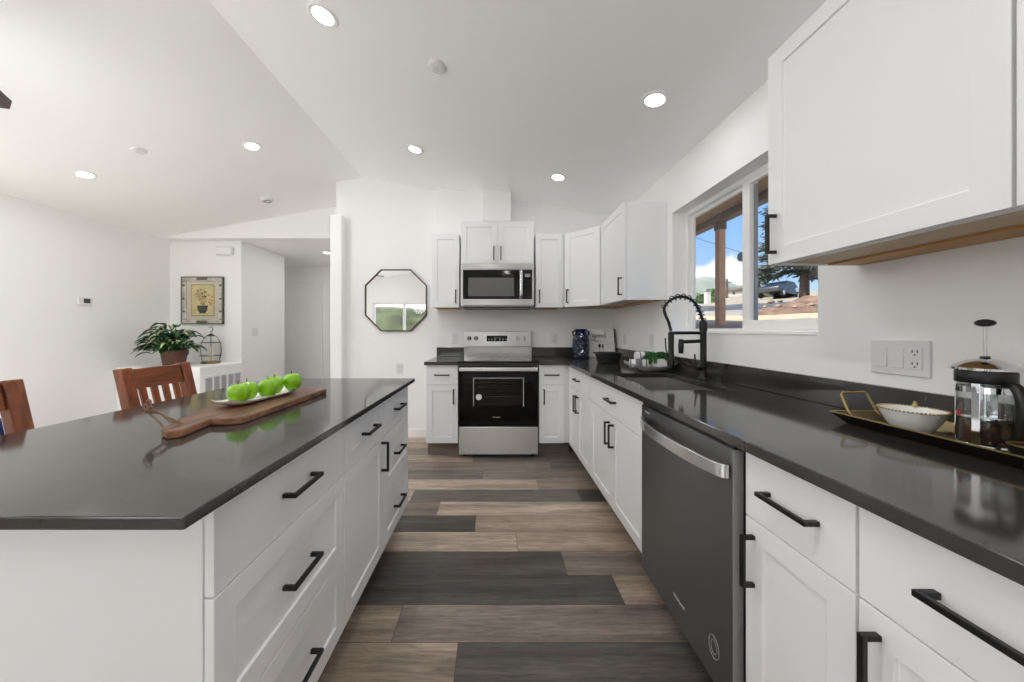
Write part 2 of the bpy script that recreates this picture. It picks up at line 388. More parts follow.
def build_floor():
    W = 0.178; y0 = 1.298; rng = random.Random(3)
    LT, TN, MD, GM, DK = (182, 165, 149), (160, 143, 128), (134, 121, 111), (112, 104, 98), (86, 81, 77)
    hand = {-1: [(-0.14, TN), (1.15, DK)], 0: [(-0.40, TN), (0.86, MD)], 1: [(0.575, DK), (1.8, TN)], 2: [(0.36, DK), (1.5, MD)],
            3: [(0.128, LT), (1.3, TN)], 4: [(-0.12, DK), (1.2, TN)], 5: [(-0.38, MD), (0.85, LT)], 6: [(0.62, GM), (1.8, DK)],
            7: [(0.34, LT), (1.5, TN)], 8: [(-0.10, GM), (1.2, MD)], 9: [(0.5, MD), (1.7, GM)], 10: [(-0.2, TN), (1.0, GM)], 11: [(0.3, MD), (1.5, TN)], 12: [(-0.3, TN), (0.9, MD)]}
    bm = bmesh.new(); lay = bm.loops.layers.float_color.new('plank')
    for k in range(-18, 30):
        ya, yb = y0+k*W, y0+(k+1)*W
        ya = max(ya, YR-0.15); yb = min(yb, 6.5)
        if yb <= ya: continue
        x = XL-0.15 - rng.random()*1.2
        segs = []
        h = hand.get(k)
        end_x = h[0][0] if h else None
        if h:
            s = h[0][0]
            cuts = []
            while s > XL-0.15: cuts.append(s); s -= 1.22
            cuts = sorted(cuts); prev = XL-0.15
            for c in cuts:
                col = h[0][1] if c == h[0][0] else rng.choice([LT, TN, MD, GM, DK]); segs.append((prev, c, col)); prev = c
            segs.append((prev, max(h[1][0], prev), h[1][1])); segs.append((h[1][0], XR+0.1, MD))
        else:
            while x < XR+0.1:
                segs.append((x, x+1.22, rng.choice([LT, TN, TN, MD, MD, GM, DK]))); x += 1.22
        for a, b, c in segs:
            a = max(a, XL-0.15); b = min(b, XR+0.1)
            if b-a < 0.01: continue
            g = 0.0009
            f = bm.faces.new([bm.verts.new(v) for v in ((a+g, ya+g, 0), (b-g, ya+g, 0), (b-g, yb-g, 0), (a+g, yb-g, 0))])
            cc = s2l(c); j = 0.92+0.16*rng.random()
            for l in f.loops: l[lay] = (cc[0]*j, cc[1]*j, cc[2]*j, 1)
    # dark joint bed and slab body
    r = bmesh.ops.create_cube(bm, size=1.0); vs = r['verts']
    bmesh.ops.scale(bm, vec=(XR+0.1-XL+0.15, 6.5-YR+0.15, 0.1), verts=vs)
    bmesh.ops.translate(bm, vec=((XR+0.1+XL-0.15)/2, (6.5+YR-0.15)/2, -0.0508), verts=vs)
    for v in vs:
        for l in v.link_loops: l[lay] = (0.03, 0.027, 0.024, 1)
    me = bpy.data.meshes.new('floor'); bm.to_mesh(me); bm.free(); me.materials.append(M['floor'])
    o = bpy.data.objects.new('floor', me); COL.objects.link(o); struct(o)
build_floor()

def wall_with_hole(name, axis, a, b, lo, hi, z0, z1, h0, h1, hz0, hz1):
    """axis X: wall spans Y lo..hi at X a..b with hole Y h0..h1."""
    mb = MB()
    def B(l, h, za, zb):
        if axis == 'X': mb.box(a, b, l, h, za, zb)
        else: mb.box(l, h, a, b, za, zb)
    B(lo, h0, z0, z1); B(h1, hi, z0, z1); B(h0, h1, z0, hz0); B(h0, h1, hz1, z1)
    return mb
WY0, WY1, WZ0, WZ1 = 1.387, 2.52, 1.196, 2.086
struct(wall_with_hole('wall_right', 'X', XR, XR+0.16, YR-0.15, YB+0.6, 0, ZW+0.06, WY0, WY1, WZ0, WZ1).build('wall_right', M['wall']))
struct(wall_with_hole('wall_left', 'X', XL-0.15, XL, YR-0.15, 4.7, 0, ZW+0.06, 0.0, 2.4, 0.05, 2.05).build('wall_left', M['wall']))
mb = wall_with_hole('wall_rear', 'Y', YR-0.15, YR, XL, XR, 0, ZW, -3.4, -0.8, 0.03, 1.98)
mb.prism([(XL, ZW), (XRG, ZRG+0.02), (XR, ZW)], YR-0.15, YR, 'Y')
struct(mb.build('wall_rear', M['wall']))
XE = -1.79
mb = MB(); mb.prism([(XE, 0), (XR+0.05, 0), (XR+0.05, ZW+0.01), (XRG, ZRG+0.02), (XE, ceil_z(XE)+0.02)], YB, YB+0.72, 'Y')
struct(mb.build('wall_back', M['wall']))
mb = MB(); mb.box(-1.81, -1.676, 3.69, YB-0.001, 0, 2.48); struct(mb.build('wall_hall_right', M['wall'], bevel=0.012))
mb = MB(); mb.box(-1.81, -1.795, YB+0.001, 6.5, 0, 2.41); struct(mb.build('wall_hall_inner', M['wall']))
# gable over the hall opening, and the hall's flat lid
mb = MB(); mb.prism([(XL, 2.418), (XE+0.02, 2.418), (XE+0.02, ceil_z(XE)+0.02), (XL, ZW+0.02)], YG, YG+0.13, 'Y')
struct(mb.build('wall_gable', M['wall'], bevel=0.008))
mb = MB(); mb.box(XL, -1.7, YG+0.13, 6.6, 2.418, 2.52); struct(mb.build('ceiling_hall', M['ceiling']))
mb = MB(); mb.box(XL, -3.426, 4.55, 5.49, 0, 2.417); struct(mb.build('wall_alcove', M['wall'], bevel=0.012))
mb = MB(); mb.box(XL-0.2, -1.7, 6.36, 6.5, 0, 2.417); mb.box(XL-0.2, XL, 5.4, 6.36, 0, 2.417); struct(mb.build('wall_hall_end', M['wall']))
mb = MB()
zt = 0.14
mb.prism([(XL-0.15, ceil_z(XL)-0.027), (XRG, ZRG), (XR+0.16, ZW-0.029), (XR+0.16, ZW+zt), (XRG, ZRG+zt), (XL-0.15, ZW+zt)], YR-0.15, YG+0.02, 'Y')
struct(mb.build('ceiling', M['ceiling']))
# furring above the wall cabinets and the vent duct chase
def under_slope(x0, x1, y0, y1, zb):
    m_ = MB(); m_.prism([(x0, zb), (x1, zb), (x1, ceil_z(x1)+0.005), (x0, ceil_z(x0)+0.005)], y0, y1, 'Y'); return m_
struct(under_slope(-0.655, XR-0.001, 3.665, YB-0.001, 2.206).build('wall_furring', M['wall'], bevel=0.006))
struct(under_slope(-0.118, 0.170, 3.475, 3.664, 2.338).build('wall_duct_chase', M['wall'], bevel=0.006))
# low platform by the left wall
mb = MB(); mb.box(XL+0.001, -3.42, 3.90, 4.549, 0, 0.778); struct(mb.build('wall_platform', M['wall'], bevel=0.012))
# unseen cream rug, added to bounce sunlight up to the ceiling
mb = MB(); mb.box(-4.3, -2.15, -0.35, 2.95, 0.0008, 0.012)
tag(mb.build('bounce_rug', mat('cream_bounce', (226, 221, 212), 0.95, bump=0.3, bscale=300), bevel=0.004), 'unseen cream rug added under the navy armchair to bounce sunlight', 'rug')
# baseboards
mb = MB(); mb.box(-1.675, -0.66, YB-0.016, YB-0.001, 0, 0.09); struct(mb.build('baseboard_back', M['trim'], bevel=0.004))
mb = MB(); mb.box(XL+0.001, XL+0.016, 2.45, 3.89, 0, 0.09); struct(mb.build('baseboard_left', M['trim'], bevel=0.004))
# hall door in the end wall
mb = MB(); mb.box(-3.98, -3.24, 6.315, 6.359, 0.0, 2.10)
d2 = struct(mb.build('door_2', M['trim'], bevel=0.004))

# kitchen window
def kitchen_window():
    fx0, fx1 = 1.432, 1.485; t = 0.032
    mb = MB(); mb.box(fx0, fx1, WY0, WY1, WZ0, WZ0+0.012); mb.box(fx0, fx1, WY0, WY1, WZ1-t, WZ1); mb.box(fx0, fx1, WY0, WY0+t, WZ0+0.012, WZ1-t); mb.box(fx0, fx1, WY1-t, WY1, WZ0+0.012, WZ1-t)
    w = struct(mb.build('window_1', M['vinyl'], bevel=0.004), 'white vinyl sliding window over the kitchen sink', 'window')
    ym = 1.917
    def sash(x0, x1, ya, yb, name, m, zs, zr, s0, s1, sm=None):
        b = MB(); b.box(x0, x1, ya, yb, zs, zr); b.box(x0, x1, ya, yb, WZ1-t-0.022, WZ1-t); b.box(x0, x1, yb-s1, yb, zr, WZ1-t-0.022)
        if sm is None: b.box(x0, x1, ya, ya+s0, zr, WZ1-t-0.022)
        o = b.build(name, m, w, bevel=0.002)
        if sm: b = MB(); b.box(x0, x1, ya, ya+s0, zr+0.0005, WZ1-t-0.0225); b.build('interlock_stile', sm, o, bevel=0.002)
        g = MB(); g.box((x0+x1)/2-0.002, (x0+x1)/2+0.002, ya+s0, yb-s1, zr, WZ1-t-0.022); g.build('pane', M['glass'], o)
        return o
    fs = sash(1.462, 1.482, 1.887, WY1-t, 'fixed_sash', M['vinyl'], WZ0+0.012, WZ0+0.022, 0.05, 0.014, mat('grey_stile', (138, 146, 150), 0.5))
    sash(1.436, 1.460, WY0+t, 1.947, 'sliding_sash', M['vinyl'], WZ0+0.012, 1.262, 0.036, 0.056)
    b = MB(); b.cyl((1.466, 2.004, 1.645), (1.484, 2.004, 1.645), 0.027, n=20)
    b.build('latch', mat('latch_grey', (84, 92, 106), 0.4), fs, smooth=True)
kitchen_window()
# sill board
mb = MB(); mb.box(XR-0.004, 1.431, WY0+0.001, WY1-0.001, WZ0-0.012, WZ0); struct(mb.build('trim_sill', M['trim'], bevel=0.003))

# rear sliding door, seen in the mirror; unseen left window, added for its daylight
def glazed(name, axis, a, b, lo, hi, z0, z1, n, label, cat):
    t = 0.05; mb = MB()
    def B(m_, l, h, za, zb, aa=a, bb=b):
        if axis == 'X': m_.box(aa, bb, l, h, za, zb)
        else: m_.box(l, h, aa, bb, za, zb)
    B(mb, lo, hi, z0, z0+t); B(mb, lo, hi, z1-t, z1); B(mb, lo, lo+t, z0+t, z1-t); B(mb, hi-t, hi, z0+t, z1-t)
    for i in range(1, n):
        c = lo+(hi-lo)*i/n; B(mb, c-0.035, c+0.035, z0+t, z1-t)
    o = struct(mb.build(name, M['vinyl'], bevel=0.004), label, cat)
    for i in range(n):
        l = lo+(hi-lo)*i/n+(t if i == 0 else 0.035); h = lo+(hi-lo)*(i+1)/n-(t if i == n-1 else 0.035)
        g = MB(); B(g, l, h, z0+t, z1-t, (a+b)/2-0.003, (a+b)/2+0.003); g.build('pane', M['glass'], o)
glazed('door_1', 'Y', YR-0.12, YR-0.05, -3.4, -0.8, 0.03, 1.98, 3, 'white three panel sliding glass door seen in the octagonal mirror', 'door')
glazed('window_added', 'X', XL-0.12, XL-0.05, 0.0, 2.4, 0.05, 2.05, 3, 'unseen three panel glazing added in the dining wall to let daylight in', 'window')

# ------------------------------------------------------------------ outdoors, kitchen side
TT = [(-9, 0.62), (1.5, 0.75), (2.4, 1.1), (3.7, 1.27), (10, 1.72), (32, 4.06), (45, 5.75), (60, 7.5), (120, 9.0)]
def ground_t(x, y): return (y + x/0.75)/2
def ground_z(x, y):
    t = ground_t(x, y)
    for (a, za), (b, zb) in zip(TT, TT[1:]):
        if t <= b: return za+(zb-za)*max(0, (t-a)/(b-a))
    return TT[-1][1]
def terrain():
    bm = bmesh.new(); lay = bm.loops.layers.float_color.new('ground')
    xs = [1.62+i*0.35 for i in range(40)]+[15.6+i*2.0 for i in range(45)]; ys = [-12+i*1.0 for i in range(12)]+[i*0.35 for i in range(60)]+[21+i*2.0 for i in range(45)]
    g = [[bm.verts.new((x, y, ground_z(x, y)+0.03*noise.noise((x*0.9, y*0.9, 0)))) for y in ys] for x in xs]
    def zone(x, y):
        t = ground_t(x, y)+0.25*noise.noise((x*0.5, y*0.5, 3))
        if t < 8.3: return s2l((150, 132, 108))
        if t < 12.5: return s2l((112, 109, 104))
        if t < 20.5: return s2l((50, 52, 57))
        return s2l((116, 110, 96))
    for i in range(len(xs)-1):
        for j in range(len(ys)-1):
            f = bm.faces.new((g[i][j], g[i+1][j], g[i+1][j+1], g[i][j+1])); c = zone((xs[i]+xs[i+1])/2, (ys[j]+ys[j+1])/2); f.smooth = True
            for l in f.loops: l[lay] = (*c, 1)
    me = bpy.data.meshes.new('ground_outside'); bm.to_mesh(me); bm.free(); me.materials.append(vcol_mat('outdoor_ground', 'ground'))
    o = bpy.data.objects.new('ground_outside', me); COL.objects.link(o); struct(o)
terrain()
def ridge(name, pts, base, m, rough, seed):
    """a long hill as a solid mound along a polyline of (x, y, crest height, half width)"""
    bm = bmesh.new(); rows = []
    P = spline([Vector((x, y, z)) for x, y, z, w in pts], 14); Wd = [w for *_, w in pts]
    for i, p in enumerate(P):
        w = Wd[min(len(Wd)-1, int(i/14))]
        d = Vector((p.x, p.y, 0)).normalized(); row = []
        for k in range(-6, 7):
            u = k/6.0; q = Vector((p.x, p.y, 0))+d*u*w
            z = base+(p.z-base)*(math.cos(u*PI)*0.5+0.5)+rough*noise.fractal((q.x*0.02+seed, q.y*0.02, 0), 1, 2, 5)*(1-abs(u))
            row.append(bm.verts.new((q.x, q.y, z)))
        rows.append(row)
    for A, B in zip(rows, rows[1:]):
        for k in range(12):
            f = bm.faces.new((A[k], A[k+1], B[k+1], B[k])); f.smooth = True
    bmesh.ops.recalc_face_normals(bm, faces=bm.faces)
    me = bpy.data.meshes.new(name); bm.to_mesh(me); bm.free(); me.materials.append(m)
    o = bpy.data.objects.new(name, me); COL.objects.link(o); struct(o)
ridge('hills', [(60, 340, 36, 90), (150, 300, 40, 90), (198, 318, 50, 90), (255, 318, 37, 90), (320, 280, 34, 80), (420, 200, 30, 80)], 0, M['hill'], 6, 1)
ridge('hills_behind', [(120, -90, 5, 50), (40, -95, 6.6, 50), (-30, -90, 7.0, 50), (-80, -70, 7.4, 50), (-120, 0, 6, 50), (-120, 80, 5, 50)], -14, mat('scrub_hill', (66, 74, 44), 1.0, var=0.75, vscale=0.2), 2.2, 9)
def yard():
    bm = bmesh.new()
    xs = [-70+i*2.0 for i in range(61)]; ys = [-70+i*2.0 for i in range(45)]
    def inside(x, y): return -5.2 < x < 1.6 and -2.4 < y < 7
    def zz(x, y):
        d = max(0, -2.2-y, -4.8-x); return -0.12-0.10*d+0.5*noise.noise((x*0.2, y*0.2, 1))*min(1, d*0.2)
    V = [[bm.verts.new((x, y, zz(x, y))) for y in ys] for x in xs]
    for i in range(60):
        for j in range(44):
            if xs[i+1] > 1.7 and ys[j+1] > -2.2: continue
            bm.faces.new((V[i][j], V[i+1][j], V[i+1][j+1], V[i][j+1])).smooth = True
    me = bpy.data.meshes.new('ground_yard'); bm.to_mesh(me); bm.free(); me.materials.append(mat('dry_scrub', (96, 92, 62), 1.0, var=0.5, vscale=0.6))
    o = bpy.data.objects.new('ground_yard', me); COL.objects.link(o); struct(o)
yard()
mb = MB(); mb.box(-8.5, 1.2, -9.0, YR-0.17, -0.14, -0.04); mb.box(-9.5, XL-0.17, YR-0.169, 5.5, -0.14, -0.04)
struct(mb.build('ground_bounce_patio', mat('bounce_concrete', (208, 211, 214), 0.9, var=0.06, vscale=2)))  # unseen pale slab added to bounce sunlight up through the glazing
# scrub on the slope behind, seen in the mirror (nobody could count it)
mb = MB(); rg = random.Random(21)
for i in range(420):
    x = rg.uniform(-46, 6); y = rg.uniform(-60, -16); d = max(0, -2.2-y, -4.8-x); r = rg.uniform(0.5, 1.2)
    M4 = Matrix.Translation((x, y, -0.12-0.10*d+r*0.35)) @ Matrix.Diagonal((r, r, r*0.75, 1))
    bmesh.ops.create_icosphere(mb.bm, subdivisions=2, radius=1.0, matrix=M4)
for v in mb.bm.verts: v.co += Vector((noise.noise(v.co*1.7), noise.noise(v.co*1.7+Vector((9, 0, 0))), noise.noise(v.co*1.7+Vector((0, 9, 0)))))*0.22
o = mb.build('scrub', mat('scrub_leaves', (58, 68, 40), 0.95, var=0.5, vscale=9), smooth=60); o['kind'] = 'stuff'; tag(o, 'green scrub bushes on the slope reflected in the octagonal mirror', 'bushes')

# eave with its beam and post
mb = MB(); mb.box(XR+0.161, 2.60, -2.4, 8.0, 2.535, 2.60)
struct(mb.build('roof_eave', M['brown_eave']))
mb = MB(); mb.box(2.56, 2.68, -2.4, 8.0, 2.458, 2.534); mb.build('beam', M['fascia'], None, bevel=0.004)
struct(bpy.data.objects['beam']); bpy.data.objects['beam'].name = 'beam_eave'
pz = ground_z(2.62, 3.9)
t = thing('porch_post', 'square weathered wooden post outside the window holding up the eave', 'post', (2.62, 3.9, pz-0.03))
mb = MB(); mb.box(-0.038, 0.038, -0.038, 0.038, 0, 2.456-pz+0.03); mb.build('post_shaft', M['post'], t, bevel=0.005)
mb = MB(); mb.box(-0.045, 0.045, -0.045, 0.045, 2.40-pz, 2.455-pz+0.03); mb.build('post_bracket', M['fascia'], t, bevel=0.003)

# mound of earth with rocks
def mound():
    cx, cy = 6.75, 7.25; bm = bmesh.new(); n = 46
    V = {}
    for i in range(n+1):
        for j in range(n+1):
            u = i/n*2-1; v = j/n*2-1; x = cx+u*1.55; y = cy+v*1.05
            r = min(1, math.sqrt(u*u+v*v)); h = 0.34*(math.cos(r*PI)*0.5+0.5)**0.6*(1+0.15*(u)) + 0.13*noise.fractal((x*1.8, y*1.8, 0), 1, 2, 5)*(1-r)
            V[i, j] = bm.verts.new((x, y, ground_z(x, y)-0.05+max(0, h)))
    for i in range(n):
        for j in range(n): bm.faces.new((V[i, j], V[i+1, j], V[i+1, j+1], V[i, j+1])).smooth = True
    me = bpy.data.meshes.new('mound'); bm.to_mesh(me); bm.free(); me.materials.append(M['mound'])
    o = bpy.data.objects.new('earth_mound', me); COL.objects.link(o); tag(o, 'low mound of brown earth and rubble below the tree outside', 'mound')
    rg = random.Random(5)
    spots = [(771, 303, .17), (780, 301.5, .13), (778, 307, .09), (765, 307.5, .11), (795, 308, .08), (811, 306, .10)]
    where = ['biggest pale rock on the mound below the dark car', 'flat pale rock next to the biggest one on the mound', 'small rock just under the flat pale rock on the mound',
             'rough rock at the lowest window-side end of the mound', 'little stone in the middle of the mound below the tree trunk', 'brown rock on the mound past the tree trunk']
    for (px, py, r), lab in zip(spots, where):
        d = ray(px, py); y = 5.0
        while y < 12:
            p = Vector((0, 0, H))+d*y
            u = (p.x-cx)/1.55; v = (p.y-cy)/1.05; rr = min(1, math.sqrt(u*u+v*v))
            if p.z <= ground_z(p.x, p.y)-0.05+0.34*(math.cos(rr*PI)*0.5+0.5)**0.6*(1+0.15*u): break
            y += 0.03
        b = MB(); bmesh.ops.create_icosphere(b.bm, subdivisions=3, radius=r*0.6, matrix=Matrix.Translation(p+Vector((0, 0, r*0.25))) @ Matrix.Diagonal((1.2, 1, 0.7, 1)))
        for q in b.bm.verts: q.co += Vector((1, 1, 1))*noise.noise(q.co*6)*r*0.18
        o = b.build('rock', M['rock'], smooth=30); tag(o, lab, 'rock', 'rocks on the earth mound')
mound()

# pine tree
def pine():
    y = 9.6; p = at_y(804, 303, y); z0 = ground_z(p.x, y)-0.1; rg = random.Random(11)
    t = thing('pine_tree', 'grey green conifer with drooping boughs behind the earth mound', 'tree', (p.x, y, z0))
    top = 6.5
    b = MB(); b.tube([(0, 0, 0), (0.02, 0, 1.2), (-0.02, 0.02, 3.2), (0, 0, top)], [0.13, 0.105, 0.07, 0.015], n=12); b.build('trunk', M['bark'], t, smooth=True)
    br = MB(); nd = MB()
    for k in range(64):
        z = 1.2+(top-1.35)*(k/63.0)**1.05; L = (1.30-1.1*(k/63.0))*rg.uniform(0.75, 1.1); a = k*2.399+rg.uniform(-.3, .3)
        d = Vector((math.cos(a), math.sin(a), 0)); P = [Vector((0, 0, z))]
        for s in range(1, 7): P.append(Vector((0, 0, z))+d*L*s/6+Vector((0, 0, 0.10*s/6*L-0.34*L*(s/6)**2)))
        br.tube(P, [0.026-0.0035*i for i in range(7)], n=5)
        for s in range(1, 7):
            for q in range(34):
                c = P[s].lerp(P[s-1], rg.random())+Vector((rg.gauss(0, .10), rg.gauss(0, .10), rg.gauss(-0.02, .05)))
                dd = (d*rg.uniform(.3, 1)+Vector((rg.gauss(0, .5), rg.gauss(0, .5), rg.gauss(-.25, .3)))).normalized(); l = rg.uniform(.09, .17); w = dd.cross(Vector((rg.gauss(0, 1), rg.gauss(0, 1), rg.gauss(0, 1)))).normalized()*rg.uniform(.012, .024)
                nd.quad((c-w*1.9, c+w*1.9, c+dd*l*1.5+w*0.5, c+dd*l*1.5-w*0.5))
    br.build('branches', M['bark'], t, smooth=True); nd.build('foliage', M['needles'], t)
pine()

# parked car
def car():
    y = 30.0; p = at_y(779, 299, y); z0 = ground_z(p.x, p.y)
    hd = R(28); t = thing('car', 'dark car with a pale rear wing parked on the slope behind the mound', 'car', (p.x, p.y, z0-0.02), (R(-3), R(3), hd))
    W = 0.86
    b = MB(); b.prism([(-2.1, 0.35), (-2.12, 0.75), (-2.0, 0.9), (-0.9, 0.98), (1.5, 1.0), (2.0, 0.92), (2.1, 0.7), (2.08, 0.35)], -W, W, 'Y'); b.build('car_body', M['carpaint'], t, bevel=0.06, seg=3, smooth=40)
    b = MB(); b.prism([(-0.95, 0.98), (-0.35, 1.42), (1.2, 1.46), (1.85, 1.0)], -W+0.1, W-0.1, 'Y'); b.build('cabin', M['carglass'], t, bevel=0.04, smooth=40)
    b = MB(); b.prism([(-0.4, 1.42), (-0.3, 1.49), (1.15, 1.53), (1.25, 1.45)], -W+0.12, W-0.12, 'Y'); b.build('car_roof', M['carpaint'], t, bevel=0.02)
    b = MB(); b.prism([(0.95, 0.62), (0.95, 0.93), (1.3, 1.02), (2.0, 0.94), (2.13, 0.74), (2.1, 0.62)], -W-0.012, W+0.012, 'Y'); b.build('rear_wing', M['silver'], t, bevel=0.03, smooth=40)
    for sx in (-1.35, 1.4):
        for sy in (-1, 1):
            b = MB(); b.cyl((sx, sy*(W-0.16), 0.33), (sx, sy*(W+0.03), 0.33), 0.33, n=28); w = b.build('wheel', M['tire'], t, bevel=0.03, smooth=True)
            b = MB(); b.cyl((sx, sy*(W+0.02), 0.33), (sx, sy*(W+0.045), 0.33), 0.2, n=20); b.build('hub_cap', M['silver'], w, smooth=True)
car()
# shrubs, cabinet, pole and houses far off
def bush(px, py, Y, w, h, lab, seed):
    p = at_y(px, py, Y); b = MB(); rg = random.Random(seed); z0 = ground_z(p.x, Y)
    for k in range(420):
        a = rg.uniform(0, 2*PI); u = rg.uniform(0.0, 1); r = math.sqrt(rg.random())
        zz = u*h*math.sqrt(max(0.05, 1-r*r*0.8)); c = Vector((math.cos(a)*r*w/2, math.sin(a)*r*w/2, zz)); s = h*rg.uniform(.08, .16)
        n = Vector((rg.gauss(0, 1), rg.gauss(0, 1), rg.gauss(0, 1))).normalized(); e = n.orthogonal().normalized(); f = n.cross(e)
        b.quad([c+e*s, c+f*s*0.6, c-e*s, c-f*s*0.6])
    o = b.build('bush', M['bush'], loc=(p.x, Y, z0-0.05)); tag(o, lab, 'bush', 'bushes across the road')
bush(699, 296, 33, 1.3, 1.1, 'green bush beside the window frame end of the roadside row', 1)
bush(711, 296, 34, 1.6, 1.5, 'tallest green bush across the road behind the white box', 2)
bush(767, 290, 36, 1.9, 1.4, 'yellow green bush above the bonnet of the dark car', 3)
p = at_y(707.5, 295.5, 32); b = MB(); b.box(-0.2, 0.2, -0.2, 0.2, 0, 1.0); b.box(-0.23, 0.23, -0.23, 0.23, 1.0, 1.06)
o = b.build('utility_box', M['whitebox'], loc=(p.x, 32, ground_z(p.x, 32)-0.03), bevel=0.02); tag(o, 'white utility box in front of the green bushes across the road', 'utility box')
p = at_y(727, 292, 46); z0 = ground_z(p.x, 46); t = thing('utility_pole', 'dark wooden utility pole with a cross arm far across the road', 'pole', (p.x, 46, z0-0.1))
b = MB(); b.cyl((0, 0, 0), (0, 0, 2.7), 0.16, 0.13, n=10); b.build('pole_shaft', M['bark'], t)
b = MB(); b.box(-0.6, 0.6, -0.06, 0.06, 2.2, 2.32); b.build('cross_arm', M['bark'], t)
for px, wd, lab, Y in ((735, 3.2, 'low pale house with a dark roof beyond the utility pole', 62), (727, 1.9, 'small white shed half behind the utility pole', 58)):
    p = at_y(px, 292, Y); z0 = ground_z(p.x, Y); t = thing('house' if wd > 2 else 'shed', lab, 'house' if wd > 2 else 'shed', (p.x, Y, z0-0.1), (0, 0, R(-20)))
    b = MB(); b.box(-wd/2, wd/2, -1.5, 1.5, 0, 1.0); b.build('house_walls', M['stucco'], t)
    b = MB(); b.prism([(-wd/2-0.3, 1.0), (wd/2+0.3, 1.0), (wd/2-0.1, 1.5), (-wd/2+0.1, 1.5)], -1.8, 1.8, 'Y'); b.build('house_roof', M['roofing'], t)
    for q in (-0.3, 0.3):
        b = MB(); b.box(q*wd-0.2, q*wd+0.2, -1.53, -1.501, 0.35, 0.85); b.build('house_window', M['carglass'], t)
# overhead wires
b = MB(); b.tube(spline([at_y(690, 236, 30), at_y(712, 243, 30.5), at_y(742, 252.5, 31), at_y(800, 268, 33)]), 0.022, n=5)
tag(b.build('overhead_cable', M['tire']), 'thin overhead cable sloping across the sky outside the window', 'cable')

# ------------------------------------------------------------------ cabinets
def handle_mesh(horizontal=True, L=0.140):
    mb = MB(); s = 0.0055
    mb.box(-L/2, L/2, -0.036, -0.026, -s, s)
    for e in (-1, 1): mb.box(e*(L/2-0.0055)-s, e*(L/2-0.0055)+s, -0.0262, -0.0005, -s, s)
    if not horizontal: mb.xf(Matrix.Rotation(PI/2, 4, 'Y'))
    o = mb.build('handle', M['black'], bevel=0.0012); me = o.data; bpy.data.objects.remove(o)
    return me
HM = {'h': handle_mesh(True), 'v': handle_mesh(False)}
def put_handle(parent, kind, x, z, y=0.0):
    o = bpy.data.objects.new('handle', HM[kind]); COL.objects.link(o); o.parent = parent; o.location = (x, y, z)
    b = o.modifiers.new('bevel', 'BEVEL'); b.width = 0.0012; b.segments = 2; b.limit_method = 'ANGLE'
    return o

def front_panel(name, parent, x0, x1, z0, z1, shaker=True, fr=0.058, rec=0.007, t=0.019):
    bm = bmesh.new()
    def rect(a, b, c, d, y): return [bm.verts.new(v) for v in ((a, y, c), (b, y, c), (b, y, d), (a, y, d))]
    O = rect(x0, x1, z0, z1, 0); Bk = rect(x0, x1, z0, z1, t)
    bm.faces.new(list(reversed(Bk)))
    for i in range(4): bm.faces.new((O[i], O[(i+1) % 4], Bk[(i+1) % 4], Bk[i]))
    if shaker:
        I = rect(x0+fr, x1-fr, z0+fr, z1-fr, 0); J = rect(x0+fr+0.0015, x1-fr-0.0015, z0+fr+0.0015, z1-fr-0.0015, rec)
        for i in range(4):
            bm.faces.new((O[i], O[(i+1) % 4], I[(i+1) % 4], I[i])); bm.faces.new((I[i], I[(i+1) % 4], J[(i+1) % 4], J[i]))
        bm.faces.new(J)
    else: bm.faces.new(O)
    bmesh.ops.recalc_face_normals(bm, faces=bm.faces)
    me = bpy.data.meshes.new(name); bm.to_mesh(me); bm.free(); me.materials.append(M['cab'])
    o = bpy.data.objects.new(name, me); COL.objects.link(o); o.parent = parent
    b = o.modifiers.new('bevel', 'BEVEL'); b.width = 0.0016; b.segments = 2; b.limit_method = 'ANGLE'; b.angle_limit = R(50)
    return o

def cabinet(name, label, loc, rotz, w, d, z0, z1, fronts, group, toe=False, body_x=(0, 0), wood_under=False, open_top=False):
    """Local frame: x to the right seen from the front, front faces at y = 0, depth along +y."""
    t = thing(name, label, 'cabinet', loc, (0, 0, rotz), group)
    mb = MB(); x0, x1 = -body_x[0], w+body_x[1]
    if open_top:      # carcass without a top, so that a basin can hang inside
        s = 0.018
        mb.box(x0, x0+s, 0.021, d, z0, z1); mb.box(x1-s, x1, 0.021, d, z0, z1); mb.box(x0+s, x1-s, 0.021, 0.04, z0, z1); mb.box(x0+s, x1-s, d-s, d, z0, z1); mb.box(x0+s, x1-s, 0.04, d-s, z0, z0+s)
    elif wood_under:  # sides run down past a recessed bottom panel
        mb.box(x0, x1, 0.021, d, z0+0.014, z1); mb.box(x0, x0+0.014, 0.021, d, z0, z0+0.014); mb.box(x1-0.014, x1, 0.021, d, z0, z0+0.014); mb.box(x0+0.014, x1-0.014, 0.021, 0.039, z0, z0+0.014)
    else: mb.box(x0, x1, 0.021, d, z0, z1)
    mb.build('carcass', M['cab'], t, bevel=0.0015)
    if wood_under:
        mb = MB(); mb.box(x0+0.0145, x1-0.0145, 0.04, d-0.121, z0+0.006, z0+0.0138); mb.build('bottom_panel', M['palewood'], t)
        mb = MB(); mb.box(x0+0.0145, x1-0.0145, d-0.12, d-0.001, z0-0.001, z0+0.0138); mb.build('hanging_rail', M['cabwood'], t)
    if toe:
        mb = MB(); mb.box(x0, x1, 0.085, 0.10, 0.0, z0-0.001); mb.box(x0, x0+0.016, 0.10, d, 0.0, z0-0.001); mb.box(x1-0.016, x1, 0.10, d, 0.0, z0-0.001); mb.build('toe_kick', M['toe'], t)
    g = 0.0016
    for kind, a, b, c, e, sh, h in fronts:
        o = front_panel(kind, t, a+g, b-g, c+g, e-g, sh)
        if h:
            hk, hx, hz = h
            put_handle(o, hk, hx, hz)
    return t
